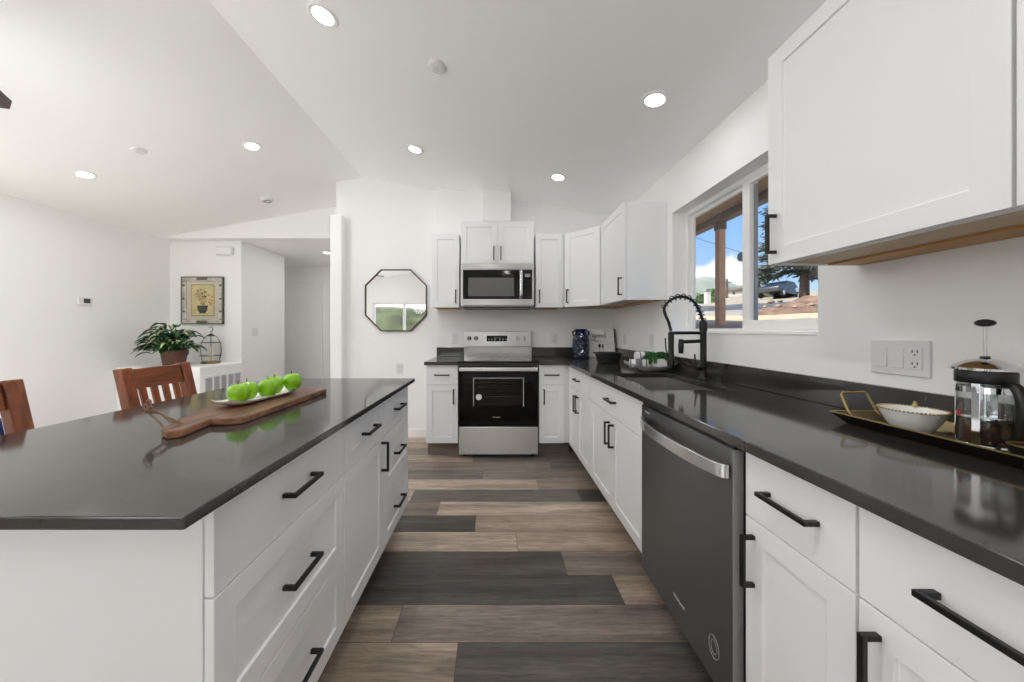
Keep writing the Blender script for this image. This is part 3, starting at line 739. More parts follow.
ZB, ZT, ZD = 0.135, 0.878, 0.690     # base cabinets: door bottom, top, drawer split
UB, UT = 1.443, 2.205                # wall cabinets
FY, BD = 3.185, 0.612                # front plane of the back run; depth
GB = 'white base cabinets along the walls'; GW = 'white wall cabinets'; GI = 'white island cabinets'
HD = ZT-0.093
# back run
cabinet('base_cabinet', 'narrow white base cabinet beside the range, under the short counter end', (-0.648, FY, 0), 0, 0.302, BD, ZB, ZT,
        [('drawer', 0, 0.302, ZD, ZT, False, ('h', 0.151, HD)), ('door', 0, 0.302, ZB, ZD, True, ('v', 0.262, ZD-0.111))], GB, toe=True)
cabinet('base_cabinet', 'narrow white base cabinet between the range and the inside corner', (0.422, FY, 0), 0, 0.240, BD, ZB, ZT,
        [('drawer', 0, 0.240, ZD, ZT, False, ('h', 0.118, HD)), ('door', 0, 0.240, ZB, ZD, True, ('v', 0.045, ZD-0.111))], GB, toe=True, body_x=(0, 0.0635))
# right run, local x runs towards the camera
FX = 0.705; RD = XR-FX-0.002
def right_cab(name, label, yfar, ynear, fronts, **k):
    return cabinet(name, label, (FX, yfar, 0), -PI/2, yfar-ynear, RD, ZB, ZT, fronts, GB, toe=True, **k)
w = 3.165-2.472
right_cab('base_cabinet', 'white base cabinet with paired doors tucked into the inside corner', 3.165, 2.472,
          [('drawer', 0, w, ZD, ZT, False, ('h', w*0.47, HD)), ('door', 0, w*0.46, ZB, ZD, True, ('v', w*0.46-0.034, ZD-0.111)), ('door', w*0.46, w, ZB, ZD, True, ('v', w*0.46+0.034, ZD-0.111))], body_x=(0.0405, 0))
w = 2.469-1.572
right_cab('base_cabinet', 'wide white sink base cabinet with two doors next to the dishwasher', 2.469, 1.572,
          [('drawer', 0, w, ZD, ZT, False, ('h', w*0.51, HD)), ('door', 0, w/2, ZB, ZD, True, ('v', w/2-0.034, ZD-0.111)), ('door', w/2, w, ZB, ZD, True, ('v', w/2+0.034, ZD-0.111))], open_top=True)
w = 0.945-0.655
right_cab('base_cabinet', 'narrow white drawer and door cabinet right beside the dishwasher', 0.945, 0.655,
          [('drawer', 0, w, ZD, ZT, False, ('h', w*0.512, HD)), ('door', 0, w, ZB, ZD, True, ('v', 0.032, ZD-0.111))])
w = 0.652-0.20
right_cab('base_cabinet', 'white drawer and door cabinet under the gold tray, closest to the camera', 0.652, 0.20,
          [('drawer', 0, w, ZD, ZT, False, ('h', 0.182, HD)), ('door', 0, w, ZB, ZD, True, ('v', 0.036, ZD-0.111))])
# island, local x runs away from the camera
IX = -0.538; ID = 0.60; IY = [0.642, 1.205, 1.634, 2.092]
def island_cab(label, a, b, fronts, **k):
    return cabinet('island_cabinet', label, (IX, a+0.001, 0), PI/2, b-a-0.002, ID, ZB, 0.8815, fronts, GI, toe=True, **k)
IT = 0.8795; ZI = [0.135, 0.405, 0.690]
w = IY[1]-IY[0]-0.002
island_cab('wide three drawer island cabinet at the camera end of the island', IY[0], IY[1],
           [('drawer', 0, w, ZI[2], IT, False, ('h', w*0.494, 0.785)), ('drawer', 0, w, ZI[1], ZI[2], True, ('h', w*0.494, 0.550)), ('drawer', 0, w, ZI[0], ZI[1], True, ('h', w*0.494, 0.266))])
w = IY[2]-IY[1]-0.002
island_cab('island cabinet with one drawer over one tall door, in the middle of the island', IY[1], IY[2],
           [('drawer', 0, w, ZI[2], IT, True, ('h', w*0.52, 0.785)), ('door', 0, w, ZB, ZI[2], True, ('v', w-0.034, 0.605))])
w = IY[3]-IY[2]-0.002
island_cab('narrow three drawer island cabinet at the range end of the island', IY[2], IY[3],
           [('drawer', 0, w, ZI[2], IT, False, ('h', w*0.494, 0.785)), ('drawer', 0, w, ZI[1], ZI[2], True, ('h', w*0.494, 0.550)), ('drawer', 0, w, ZI[0], ZI[1], True, ('h', w*0.494, 0.266))])
# wall cabinets
def wall_cab(label, x, w, fronts, z0=UB, z1=UT, y=3.47, d=0.328):
    return cabinet('wall_cabinet', label, (x, y, 0), 0, w, d, z0, z1, fronts, GW, wood_under=True)
UH = UB+0.111
wall_cab('narrow white wall cabinet between the octagonal mirror and the microwave', -0.650, 0.288, [('door', 0, 0.288, UB, UT, True, ('v', 0.252, UH))])
w = 0.757
wall_cab('short white two door cabinet above the microwave', -0.349, w, [('door', 0, w/2, 1.893, 2.335, True, ('v', w/2-0.036, 2.0)), ('door', w/2, w, 1.893, 2.335, True, ('v', w/2+0.036, 2.0))], z0=1.893, z1=2.335)
wall_cab('narrow white wall cabinet between the microwave and the corner cabinet', 0.424, 0.286, [('door', 0, 0.286, UB, UT, True, ('v', 0.036, UH))], d=0.192+0.136)
# diagonal corner wall cabinet
def corner_cab():
    a = Vector((0.722, 3.468)); b = Vector((1.003, 3.187)); L = (b-a).length
    t = thing('wall_cabinet', 'white diagonal corner wall cabinet over the blue vase', 'cabinet', (a.x, a.y, 0), (0, 0, -PI/4), GW)
    Ri = Matrix.Rotation(PI/4, 4, 'Z') @ Matrix.Translation((-a.x, -a.y, 0))
    off = Vector((1, 1)).normalized()*0.021
    pts = [(0.7125, a.y+0.015), (a.x+off.x-0.004, a.y+off.y+0.004), (b.x+off.x+0.004, b.y+off.y-0.004), (b.x+0.015, 3.190), (XR-0.002, 3.190), (XR-0.002, 3.664), (0.7125, 3.664)]
    mb = MB(); mb.prism(pts, UB+0.012, UT); mb.xf(Ri); mb.build('carcass', M['cab'], t)
    mb = MB(); mb.prism(pts, UB, UB+0.0115); mb.xf(Ri); mb.build('bottom_panel', M['cabwood'], t)
    o = front_panel('door', t, 0.004, L-0.004, UB+0.002, UT-0.002, True); put_handle(o, 'v', 0.045, UH)
corner_cab()
UX = 1.005; UD = XR-UX-0.002
def right_wall_cab(label, yfar, ynear, fronts):
    return cabinet('wall_cabinet', label, (UX, yfar, 0), -PI/2, yfar-ynear, UD, UB, UT, fronts, GW, wood_under=True)
right_wall_cab('white wall cabinet beside the window on the far side, its end panel facing out', 3.182, 2.607, [('door', 0, 0.575, UB, UT, True, ('v', 0.575-0.04, UH))])
right_wall_cab('large white wall cabinet above the wall outlets, on the near side of the window', 1.236, 0.652, [('door', 0, 0.584, UB, UT, True, ('v', 0.036, UH-0.005))])
right_wall_cab('next white wall cabinet over the french press, cut by the photo edge', 0.649, 0.10, [('door', 0, 0.549, UB, UT, True, ('v', 0.513, UH))])

# ------------------------------------------------------------------ countertops
CT, CB = 0.910, 0.880
def slab_from_cells(cells, z0, z1):
    bm = bmesh.new()
    for x0, x1, y0, y1 in cells:
        bm.faces.new([bm.verts.new(v) for v in ((x0, y0, z0), (x1, y0, z0), (x1, y1, z0), (x0, y1, z0))])
    bmesh.ops.remove_doubles(bm, verts=bm.verts, dist=1e-5)
    r = bmesh.ops.extrude_face_region(bm, geom=list(bm.faces))
    bmesh.ops.translate(bm, vec=(0, 0, z1-z0), verts=[v for v in r['geom'] if isinstance(v, bmesh.types.BMVert)])
    m_ = MB(); m_.bm.free(); m_.bm = bm; return m_
SX0, SX1, SY0, SY1 = 0.805, 1.190, 1.666, 2.318
xs = [0.67, SX0, SX1, XR-0.001]; ys = [0.0, SY0, SY1, 3.15, YB-0.001]
cells = [(xs[i], xs[i+1], ys[j], ys[j+1]) for i in range(3) for j in range(4) if not (i == 1 and j == 1)]
cells.append((0.4185, 0.67, 3.15, YB-0.001))
t = tag(slab_from_cells(cells, CB, CT).build('countertop', M['quartz'], bevel=0.003), 'dark quartz L-shaped countertop along the window wall, with the sink', 'countertop')
mb = MB(); mb.box(XR-0.021, XR-0.001, 0.0, YB-0.022, CT+0.0005, 1.016); mb.build('backsplash', M['quartz'], t, bevel=0.002)
mb = MB(); mb.box(0.4185, XR-0.001, YB-0.021, YB-0.001, CT+0.0005, 1.016); mb.build('backsplash', M['quartz'], t, bevel=0.002)
mb = MB(); mb.box(-0.662, -0.345, 3.15, YB-0.001, CB, CT)
t = tag(mb.build('countertop', M['quartz'], bevel=0.003), 'short dark quartz countertop piece beside the range, next to the mirror wall', 'countertop')
mb = MB(); mb.box(-0.650, -0.345, YB-0.021, YB-0.001, CT+0.0005, 1.016); mb.build('backsplash', M['quartz'], t, bevel=0.002)
IZ = 0.905
mb = MB(); mb.box(-1.41, -0.50, 0.541, 2.112, 0.8825, IZ)
tag(mb.build('island_countertop', M['quartz'], bevel=0.003), 'wide dark quartz island countertop carrying the cutting board and apples', 'countertop')

# sink
def sink():
    t = thing('sink', 'undermount stainless steel kitchen sink below the window', 'sink', ((SX0+SX1)/2, (SY0+SY1)/2, CB-0.001))
    hx, hy, dp = (SX1-SX0)/2+0.008, (SY1-SY0)/2+0.008, 0.21
    bm = bmesh.new()
    def ring(a, b, z): return [bm.verts.new(v) for v in ((-a, -b, z), (a, -b, z), (a, b, z), (-a, b, z))]
    rs = [ring(hx+0.02, hy+0.02, 0), ring(hx, hy, 0), ring(hx-0.012, hy-0.012, -dp), ring(0.05, 0.05, -dp-0.008)]
    for A, B in zip(rs, rs[1:]):
        for i in range(4): bm.faces.new((A[i], A[(i+1) % 4], B[(i+1) % 4], B[i]))
    bm.faces.new(rs[-1]); m_ = MB(); m_.bm.free(); m_.bm = bm
    o = m_.build('basin', M['sinksteel'], t); so = o.modifiers.new('solid', 'SOLIDIFY'); so.thickness = 0.0015
    b = o.modifiers.new('bevel', 'BEVEL'); b.width = 0.012; b.segments = 3; b.limit_method = 'ANGLE'
    mb = MB(); mb.lathe([(0, 0.004), (0.02, 0.004), (0.042, 0.006), (0.045, 0.001)], (0, 0, -dp-0.0065)); mb.build('drain', M['chrome'], t, smooth=True)
sink()

# ------------------------------------------------------------------ appliances
RX0, RX1 = -0.340, 0.415; RC = (RX0+RX1)/2
def range_():
    t = thing('kitchen_range', 'stainless electric range with black glass door, between the base cabinets', 'range', (RC, 3.165, 0))
    hw = (RX1-RX0)/2; w0 = 0.235
    mb = MB(); mb.box(-hw+0.004, hw-0.004, 0.5, 0.612, 0.03, 0.9); mb.box(-hw+0.004, -w0-0.06, 0.045, 0.5, 0.03, 0.9); mb.box(w0+0.06, hw-0.004, 0.045, 0.5, 0.03, 0.9)
    mb.box(-w0-0.06, w0+0.06, 0.045, 0.5, 0.03, 0.36); mb.box(-w0-0.06, w0+0.06, 0.045, 0.5, 0.80, 0.9); mb.build('range_body', M['enamel'], t)
    mb = MB(); mb.box(-hw, hw, -0.012, 0.565, 0.9005, 0.917); mb.build('cooktop', M['blackgloss'], t, bevel=0.004)
    for x, y, r in ((-0.19, 0.16, 0.09), (0.19, 0.16, 0.11), (-0.19, 0.42, 0.075), (0.19, 0.42, 0.075)):
        mb = MB(); mb.lathe([(r-0.003, 0), (r-0.003, 0.0004), (r, 0.0004), (r, 0)], (x, y, 0.9172), n=40); mb.build('burner_ring', M['greyplastic'], t)
    mb = MB(); mb.box(-hw+0.002, hw-0.002, 0.018, 0.044, 0.865, 0.9); mb.build('front_trim', M['enamel'], t, bevel=0.003)
    # door with a window cut out
    wx0, wx1, wz0, wz1 = -w0, w0, 0.49, 0.757; dz0, dz1 = 0.302, 0.862
    mb = MB(); mb.box(-hw+0.004, wx0, 0, 0.044, dz0, dz1); mb.box(wx1, hw-0.004, 0, 0.044, dz0, dz1); mb.box(wx0, wx1, 0, 0.044, dz0, wz0); mb.box(wx0, wx1, 0, 0.044, wz1, dz1)
    d = mb.build('oven_door', M['blackgloss'], t)
    mb = MB(); mb.box(wx0, wx1, 0.006, 0.010, wz0, wz1); mb.build('oven_window', M['ovenglass'], d)
    mb = MB()
    for a, b, c, e in ((wx0-0.004, wx1+0.004, wz1-0.003, wz1+0.004), (wx0-0.004, wx0+0.004, wz0, wz1), (wx1-0.004, wx1+0.004, wz0, wz1)): mb.box(a, b, -0.001, 0.005, c, e)
    mb.build('window_reflection', M['greyplastic'], d)  # grey border paints the outlines reflected around the oven window
    mb = MB(); mb.box(-hw+0.012, hw-0.012, -0.052, -0.036, 0.826, 0.862)
    hb = mb.build('oven_handle', M['drawersteel'], d, bevel=0.006, seg=3)
    for s in (-1, 1):
        mb = MB(); mb.box(s*(hw-0.05)-0.014, s*(hw-0.05)+0.014, -0.037, 0.0, 0.834, 0.854); mb.build('handle_bracket', M['steel'], d, bevel=0.002)
    mb = MB(); mb.cyl((-0.185, -0.0008, 0.578), (-0.185, 0.0, 0.578), 0.028, n=28); mb.build('sticker', M['plastic'], d)
    text_obj('Whirlpool', 0.017, M['decal'], 'brand_lettering', d, (-0.02, -0.0005, 0.388), (PI/2, 0, 0))
    # cavity and racks
    mb = MB(); mb.box(-w0-0.05, w0+0.05, 0.47, 0.478, 0.37, 0.79); mb.build('oven_cavity', M['greyplastic'], t)  # light grey back stands in for the room reflected in the window
    for z in (0.57, 0.655):
        mb = MB()
        for yy in (0.08, 0.2, 0.32, 0.44): mb.tube([(-w0-0.05, yy, z), (w0+0.05, yy, z)], 0.004, n=6)
        for k in range(15): mb.tube([(-w0-0.02+k*(2*w0+0.04)/14, 0.07, z+0.004), (-w0-0.02+k*(2*w0+0.04)/14, 0.46, z+0.004)], 0.0025, n=5)
        mb.build('oven_rack', M['chrome'], t)
    mb = MB(); mb.box(-hw+0.004, hw-0.004, 0.0, 0.044, 0.036, 0.297); mb.build('storage_drawer', M['drawersteel'], t, bevel=0.004)
    for x in (-hw+0.05, hw-0.05):
        for y in (0.08, 0.56):
            mb = MB(); mb.cyl((x, y, 0), (x, y, 0.031), 0.016, n=14); mb.build('leveling_foot', M['black'], t)
    # backguard
    mb = MB(); mb.prism([(0.566, 0.9), (0.612, 0.9), (0.612, 1.192), (0.575, 1.192), (0.560, 1.03), (0.566, 1.02)], -hw+0.006, hw-0.006, 'X'); bg = mb.build('backguard', M['steel'], t, bevel=0.004)
    mb = MB(); mb.box(-hw+0.004, hw-0.004, 0.5595, 0.5655, 0.918, 1.022); mb.build('guard_strip', M['guardsteel'], bg)
    for x in (-0.317, -0.243, 0.225, 0.298):
        mb = MB(); mb.cyl((x, 0.572, 1.118), (x, 0.552, 1.116), 0.025, 0.021, n=24); k = mb.build('knob', M['enamel'] if x < 0 else M['steel'], bg, bevel=0.002, smooth=True)
        mb = MB(); mb.box(x-0.003, x+0.003, 0.5475, 0.5535, 1.10, 1.134); mb.build('knob_pointer', M['chrome'], k)
    mb = MB(); mb.box(-0.125, 0.105, 0.5635, 0.572, 1.085, 1.148); mb.build('control_panel', M['blackgloss'], bg)
    mb = MB(); mb.box(-0.05, 0.03, 0.5628, 0.5634, 1.118, 1.14); mb.build('clock_display', M['digital'], bg)
    for k in range(12):
        x = -0.11+(k % 6)*0.036+(0.0 if k % 6 < 3 else 0.015); z = 1.098 if k < 6 else 1.109
        mb = MB(); mb.box(x, x+0.018, 0.5628, 0.5634, z, z+0.004); mb.build('button_mark', M['decal'], bg)
range_()

def microwave():
    x0, x1, z0, z1, y = -0.348, 0.407, 1.441, 1.889, 3.437; c = (x0+x1)/2; hw = (x1-x0)/2-0.001
    t = thing('microwave', 'stainless over-the-range microwave with black door above the range', 'microwave', (c, y, 0))
    mb = MB(); mb.box(-hw, hw, 0.024, 0.36, z0+0.012, z1); mb.build('microwave_body', M['steel'], t, bevel=0.002)
    mb = MB(); mb.box(-hw+0.02, hw-0.02, 0.03, 0.34, z0-0.004, z0+0.0115); mb.build('underside_filter', M['enamel'], t)
    mb = MB(); mb.box(-hw, hw, 0.0, 0.0235, 1.833, z1-0.001); mb.build('vent_strip', M['steel'], t, bevel=0.003)
    dx = 0.252
    def Z(a, b, c_, e, y0, y1, nm, m, par, **k):
        q = MB(); q.box(a, b, y0, y1, c_, e); return q.build(nm, m, par, **k)
    d = Z(-hw, dx, 1.462, 1.832, 0.004, 0.0235, 'microwave_door', M['steel'], t, bevel=0.003)
    Z(-hw+0.024, dx-0.001, 1.527, 1.826, 0.001, 0.0045, 'door_glass', M['blackgloss'], d)
    Z(-hw+0.078, dx-0.082, 1.556, 1.745, -0.0008, 0.0012, 'door_window', mat('microwave_mesh', (92, 92, 92), 0.25), d)
    mb = MB(); mb.tube(spline([(dx-0.013, -0.002, 1.540), (dx-0.013, -0.040, 1.57), (dx-0.013, -0.045, 1.68), (dx-0.013, -0.040, 1.79), (dx-0.013, -0.002, 1.816)], 5), 0.017, n=12)
    mb.build('door_handle', M['chrome'], d, smooth=True)
    cp = Z(dx+0.0005, hw, 1.462, 1.832, 0.004, 0.0235, 'control_panel', M['steel'], t, bevel=0.003)
    Z(dx+0.002, hw-0.02, 1.527, 1.826, 0.001, 0.0045, 'panel_glass', M['blackgloss'], cp)
    Z(dx+0.028, dx+0.084, 1.752, 1.784, 0.0, 0.0012, 'clock_display', M['greyplastic'], cp)
    for i in range(5):
        for j in range(3): Z(dx+0.026+j*0.022, dx+0.038+j*0.022, 1.55+i*0.033, 1.553+i*0.033, 0.0004, 0.0012, 'button_mark', M['digital'], cp)
microwave()

def dishwasher():
    ya, yb = 0.967, 1.566; t = thing('dishwasher', 'dark stainless dishwasher with a bowed bar handle beside the sink cabinet', 'dishwasher', (0.685, yb, 0), (0, 0, -PI/2))
    w = yb-ya
    mb = MB(); mb.box(0.006, w-0.004, 0.048, 0.62, 0.1, 0.865); mb.build('dishwasher_body', M['enamel'], t)
    mb = MB(); mb.box(0.02, w-0.02, 0.08, 0.095, 0.0, 0.1); mb.build('kick_plate', M['black'], t)
    mb = MB(); mb.prism([(0, 0.105), (w, 0.105), (w, 0.862), (0, 0.862)], 0.0, 0.031, 'Y'); d = mb.build('dishwasher_door', M['darksteel'], t, bevel=0.004)
    mb = MB(); mb.box(w+0.0002, w+0.0022, 0.001, 0.030, 0.106, 0.861); mb.build('edge_highlight', mat('edge_highlight_steel', (168, 168, 168), 0.45, metal=0.5), d)  # paler strip paints the light reflected along the door edge
    mb = MB(); mb.box(0.002, w-0.002, 0.006, 0.030, 0.8625, 0.872); mb.build('control_strip', M['black'], d)
    pts = [(0.030, -0.004, 0.795), (0.048, -0.020, 0.795), (w*0.25, -0.047, 0.795), (w*0.5, -0.054, 0.795), (w*0.75, -0.047, 0.795), (w-0.03, -0.026, 0.795), (w-0.012, -0.004, 0.795)]
    P = spline(pts, 5); mb = MB()
    prof = [(-0.020, 0.006), (0.020, 0.006), (0.020, -0.006), (-0.020, -0.006)]
    rings = []
    for i, p in enumerate(P):
        a = P[max(i-1, 0)]; b = P[min(i+1, len(P)-1)]; tt = (b-a).normalized(); n = Vector((tt.y, -tt.x, 0))
        rings.append([mb.bm.verts.new(p+Vector((0, 0, u))+n*v) for u, v in prof])
    for A, B in zip(rings, rings[1:]):
        for i in range(4): mb.bm.faces.new((A[i], A[(i+1) % 4], B[(i+1) % 4], B[i]))
    mb.bm.faces.new(rings[0]); mb.bm.faces.new(rings[-1]); mb.build('door_handle', M['drawersteel'], d, bevel=0.003, smooth=50)
    text_obj('Whirlpool', 0.0175, M['decal'], 'brand_lettering', d, (0.3185, -0.0004, 0.200), (PI/2, 0, 0))
    mb = MB()
    mb.tube([(0.517+0.024*math.cos(a), -0.0005, 0.217+0.034*math.sin(a)) for a in [2*PI*k/30 for k in range(30)]], 0.0007, n=5, closed=True)
    mb.tube([(0.517+0.013*math.cos(a), -0.0005, 0.217+0.021*math.sin(a)) for a in [2*PI*k/30 for k in range(30)]], 0.0006, n=5, closed=True)
    mb.build('oval_emblem', M['decal'], d)
    text_obj('Whirlpool', 0.011, M['decal'], 'brand_lettering', d, (0.06, -0.0004, 0.838), (PI/2, 0, 0))
dishwasher()

# ------------------------------------------------------------------ faucet
def faucet():
    t = thing('kitchen_faucet', 'tall black spring kitchen faucet with spray hose behind the sink', 'faucet', (1.243, 2.0, CT+0.0005))
    h = lambda px, py: (VY-py)*2.0/F + H-CT           # height above the counter
    X = lambda px: (px-VX)*2.0/F-1.243
    mb = MB(); mb.lathe([(0, 0), (0.031, 0), (0.031, 0.008), (0.024, 0.012), (0.0195, 0.02), (0.0195, 0.05), (0, 0.05)], n=28); mb.build('base', M['black'], t, smooth=40)
    ztop = h(0, 322)
    mb = MB(); mb.cyl((0, 0, 0.045), (0, 0, ztop-0.055), 0.0175, n=24); mb.build('column', M['black'], t, smooth=40)
    mb = MB(); mb.lathe([(0, 0), (0.02, 0), (0.0215, 0.008), (0.0215, 0.045), (0.017, 0.06), (0, 0.06)], (0, 0, ztop-0.055), n=24); mb.build('collar', M['black'], t, smooth=40)
    xs_ = X(671)
    pts = [(0, 0, ztop), (-0.012, 0, ztop+0.035), (X(699.5), 0, h(0, 311)), (X(694), 0, h(0, 302)), (X(686), 0, h(0, 297.5)), (X(678), 0, h(0, 297)), (X(670), 0, h(0, 300.5)), (X(664.5), 0, h(0, 307)), (X(665), 0, h(0, 314)), (X(668.5), 0, h(0, 322)), (xs_, 0, h(0, 331))]
    P = spline(pts, 8)
    mb = MB(); mb.tube(P, 0.0085, n=10); mb.build('hose', M['black'], t, smooth=True)
    # spring wound loosely round the arch
    n = 260; path = []; end = int(len(P)*0.72); turns = 11
    for i in range(n):
        u = i/(n-1)*(end-1); k = int(u); f = u-k; p = P[k].lerp(P[min(k+1, len(P)-1)], f); tg = (P[min(k+1, len(P)-1)]-P[k]).normalized()
        a = Vector((0, 1, 0)); b = tg.cross(a); th = 2*PI*turns*i/(n-1)
        path.append(p+(a*math.cos(th)+b*math.sin(th))*0.0165)
    mb = MB(); mb.tube(path, 0.0028, n=6); mb.build('spring', M['black'], t, smooth=True)
    mb = MB(); mb.tube([(0, 0, h(0, 333)), (xs_, 0, h(0, 333))], 0.0095, n=12); mb.build('support_arm', M['black'], t, smooth=True)
    sp = MB(); sp.lathe([(0, 0), (0.019, 0), (0.021, 0.012), (0.017, 0.05), (0.0155, 0.10), (0.0165, 0.19), (0.0125, 0.205), (0, 0.205)], (xs_, 0, h(0, 366)), n=24); s_ = sp.build('spray_head', M['black'], t, smooth=40)
    mb = MB(); mb.tube([(xs_-0.016, 0.0, h(0, 356)), (xs_-0.030, 0.0, h(0, 350)), (xs_-0.034, 0.0, h(0, 338))], 0.004, n=8); mb.build('spray_lever', M['black'], s_, smooth=True)
    mb = MB(); mb.tube([(0, 0, h(0, 341)), (X(681), 0, h(0, 342))], 0.0105, n=12); mb.build('pot_spout', M['black'], t, smooth=True)
    mb = MB(); mb.lathe([(0, 0), (0.013, 0), (0.0145, 0.03), (0.016, 0.05), (0.012, 0.085), (0, 0.085)], (X(681), 0, h(0, 353.5)), n=20); mb.build('spout_nozzle', M['black'], t, smooth=40)
    mb = MB(); mb.cyl((-0.015, -0.004, h(0, 368)), (-0.058, -0.02, h(0, 368)), 0.0135, n=18); hb = mb.build('valve_body', M['black'], t, smooth=40)
    mb = MB(); mb.tube([(-0.05, -0.018, h(0, 367)), (-0.062, -0.022, h(0, 360)), (-0.066, -0.024, h(0, 354))], 0.0045, n=8); mb.build('lever', M['black'], hb, smooth=True)
faucet()

# ------------------------------------------------------------------ electrical plates
def plate(name, label, loc, rotz, w, h, kinds, group='white wall plates', cat='outlet'):
    t = thing(name, label, cat, loc, (0, 0, rotz), group)      # local front faces -y
    mb = MB(); mb.box(-w/2, w/2, -0.006, -0.0005, -h/2, h/2); mb.build('cover_plate', M['plastic'], t, bevel=0.003)
    n = len(kinds)
    for i, k in enumerate(kinds):
        x = (i-(n-1)/2)*0.046
        if k == 's':
            mb = MB(); mb.prism([(-0.0105, -0.033), (-0.0075, 0.033), (-0.0055, 0.033), (-0.0055, -0.033)], x-0.016, x+0.016, 'X'); mb.build('rocker', M['plastic'], t, bevel=0.001)
        else:
            mb = MB(); mb.box(x-0.017, x+0.017, -0.0085, -0.0061, -0.034, 0.034); o = mb.build('receptacle', M['plastic'], t, bevel=0.002)
            for z in (-0.019, 0.019):
                for dx in (-0.0065, 0.0065):
                    mb = MB(); mb.box(x+dx-0.0013, x+dx+0.0013, -0.0092, -0.0084, z-0.001, z+0.008); mb.build('slot', M['slot'], o)
                mb = MB(); mb.cyl((x, -0.0092, z-0.0075), (x, -0.0084, z-0.0075), 0.0025, n=12); mb.build('slot', M['slot'], o)
    return t
plate('wall_plate', 'white triple plate with two switches and an outlet above the gold tray', (XR-0.0005, 1.106, 1.116), -PI/2, 0.163, 0.115, 'sso')
plate('wall_plate', 'white outlet on the back wall just outside the short counter end of the range', (-0.450, YB-0.0005, 1.115), 0, 0.072, 0.115, 'o')
plate('wall_plate', 'white outlet on the back wall between the range and the blue vase', (0.668, YB-0.0005, 1.115), 0, 0.072, 0.115, 'o')
plate('wall_plate', 'white outlet on the window wall beside the good sign', (XR-0.0005, 3.44, 1.115), -PI/2, 0.072, 0.115, 'o')
plate('wall_plate', 'white switch on the window wall above the towel dish', (XR-0.0005, 2.85, 1.115), -PI/2, 0.072, 0.115, 's')
plate('wall_plate', 'white outlet low on the back wall past the island corner', (-1.07, YB-0.0005, 0.775), 0, 0.072, 0.115, 'o')
plate('wall_plate', 'white double switch plate in the hall beyond the picture', (-3.4255, 4.806, 1.185), PI/2, 0.116, 0.115, 'ss', cat='switch')
# thermostat, wall box
pt = Vector((XL, XL*F/(83.5-VX), 0)); Yt = pt.y; zt_ = H+(VY-301)*Yt/F
t = thing('thermostat', 'small white thermostat with dark screen on the dining wall', 'thermostat', (XL+0.0005, Yt, zt_), (0, 0, PI/2))
mb = MB(); mb.box(-0.062, 0.062, -0.024, 0, -0.042, 0.042); mb.build('thermostat_case', M['plastic'], t, bevel=0.006)
mb = MB(); mb.box(-0.018, 0.04, -0.0255, -0.0242, -0.022, 0.026); mb.build('screen', M['digital'], t)
p = at_y(226.3, 251.5, 4.55)
t = thing('door_chime', 'white rounded chime box high above the framed picture', 'door chime', (p.x, 4.5495, p.z))
mb = MB(); mb.box(-0.11, 0.11, -0.05, 0, -0.06, 0.06); mb.build('chime_cover', M['plastic'], t, bevel=0.018, seg=4, smooth=40)
mb = MB(); mb.box(-0.095, 0.095, -0.053, -0.0505, -0.045, 0.045); mb.build('chime_face', M['trim'], t, bevel=0.002)

# return air grille on the platform
def grille():
    y0, y1, z0, z1 = 3.935, 4.54, 0.36, 0.668
    t = thing('return_air_grille', 'white louvred return air grille on the side of the low platform', 'grille', (-3.4195, (y0+y1)/2, (z0+z1)/2), (0, 0, PI/2))
    w, h = (y1-y0)/2, (z1-z0)/2
    mb = MB(); f = 0.028
    mb.box(-w, w, -0.012, 0, h-f, h); mb.box(-w, w, -0.012, 0, -h, -h+f); mb.box(-w, -w+f, -0.012, 0, -h+f, h-f); mb.box(w-f, w, -0.012, 0, -h+f, h-f)
    for k in range(1, 5): x = -w+f+(2*w-2*f)*k/5; mb.box(x-0.012, x+0.012, -0.012, 0, -h+f, h-f)
    mb.build('grille_frame', M['trim'], t, bevel=0.002)
    mb = MB()
    for k in range(16):
        z = -h+f+(k+0.5)*(2*h-2*f)/16; mb.obox((2*w-2*f, 0.012, 0.0016), Matrix.Translation((0, -0.006, z)) @ Matrix.Rotation(R(38), 4, 'X'))
    mb.build('louvres', mat('louvre_white', (214, 216, 220), 0.5), t)
    mb = MB(); mb.box(-w+f, w-f, -0.0006, 0, -h+f, h-f); mb.build('grille_back', mat('grille_filter', (140, 142, 146), 0.9), t)
grille()

# ------------------------------------------------------------------ ceiling fittings
def ceil_hit(px, py):
    d = ray(px, py); best = None
    for sgn in (1, -1):
        # z = ZRG - k*|x-XRG|
        k = (ZRG-ZW)/((XR-XRG) if sgn > 0 else (XRG-XL))
        # H + d.z s = ZRG - k*sgn*(d.x s - XRG)
        s = (ZRG + k*sgn*XRG - H)/(d.z + k*sgn*d.x)
        x = d.x*s
        if s > 0 and (x-XRG)*sgn >= -1e-6 and (best is None or s < best[0]): best = (s, k*sgn)
    s, k = best; p = Vector((0, 0, H))+d*s
    return p, math.atan(k)
lamps = []
def downlight(p, ang, label, dim=1.0):
    t = thing('recessed_downlight', label, 'downlight', p, (0, ang, 0), 'recessed ceiling downlights')
    mb = MB(); mb.lathe([(0.052, -0.001), (0.052, -0.006), (0.068, -0.007), (0.074, -0.0005)], n=40); mb.build('trim_ring', M['trim'], t, smooth=40)
    mb = MB(); mb.lathe([(0, -0.004), (0.0515, -0.004), (0.0515, -0.0005)], n=40); mb.build('lens', M['lens'], t)
    ld = bpy.data.lights.new('downlight_lamp', 'AREA'); ld.shape = 'DISK'; ld.size = 0.10; ld.energy = LAMP_W*dim; ld.color = (0.97, 0.985, 1.0)
    lo = bpy.data.objects.new('downlight_lamp', ld); COL.objects.link(lo); lo.parent = t; lo.location = (0, 0, -0.009); lamps.append(lo)
    return t
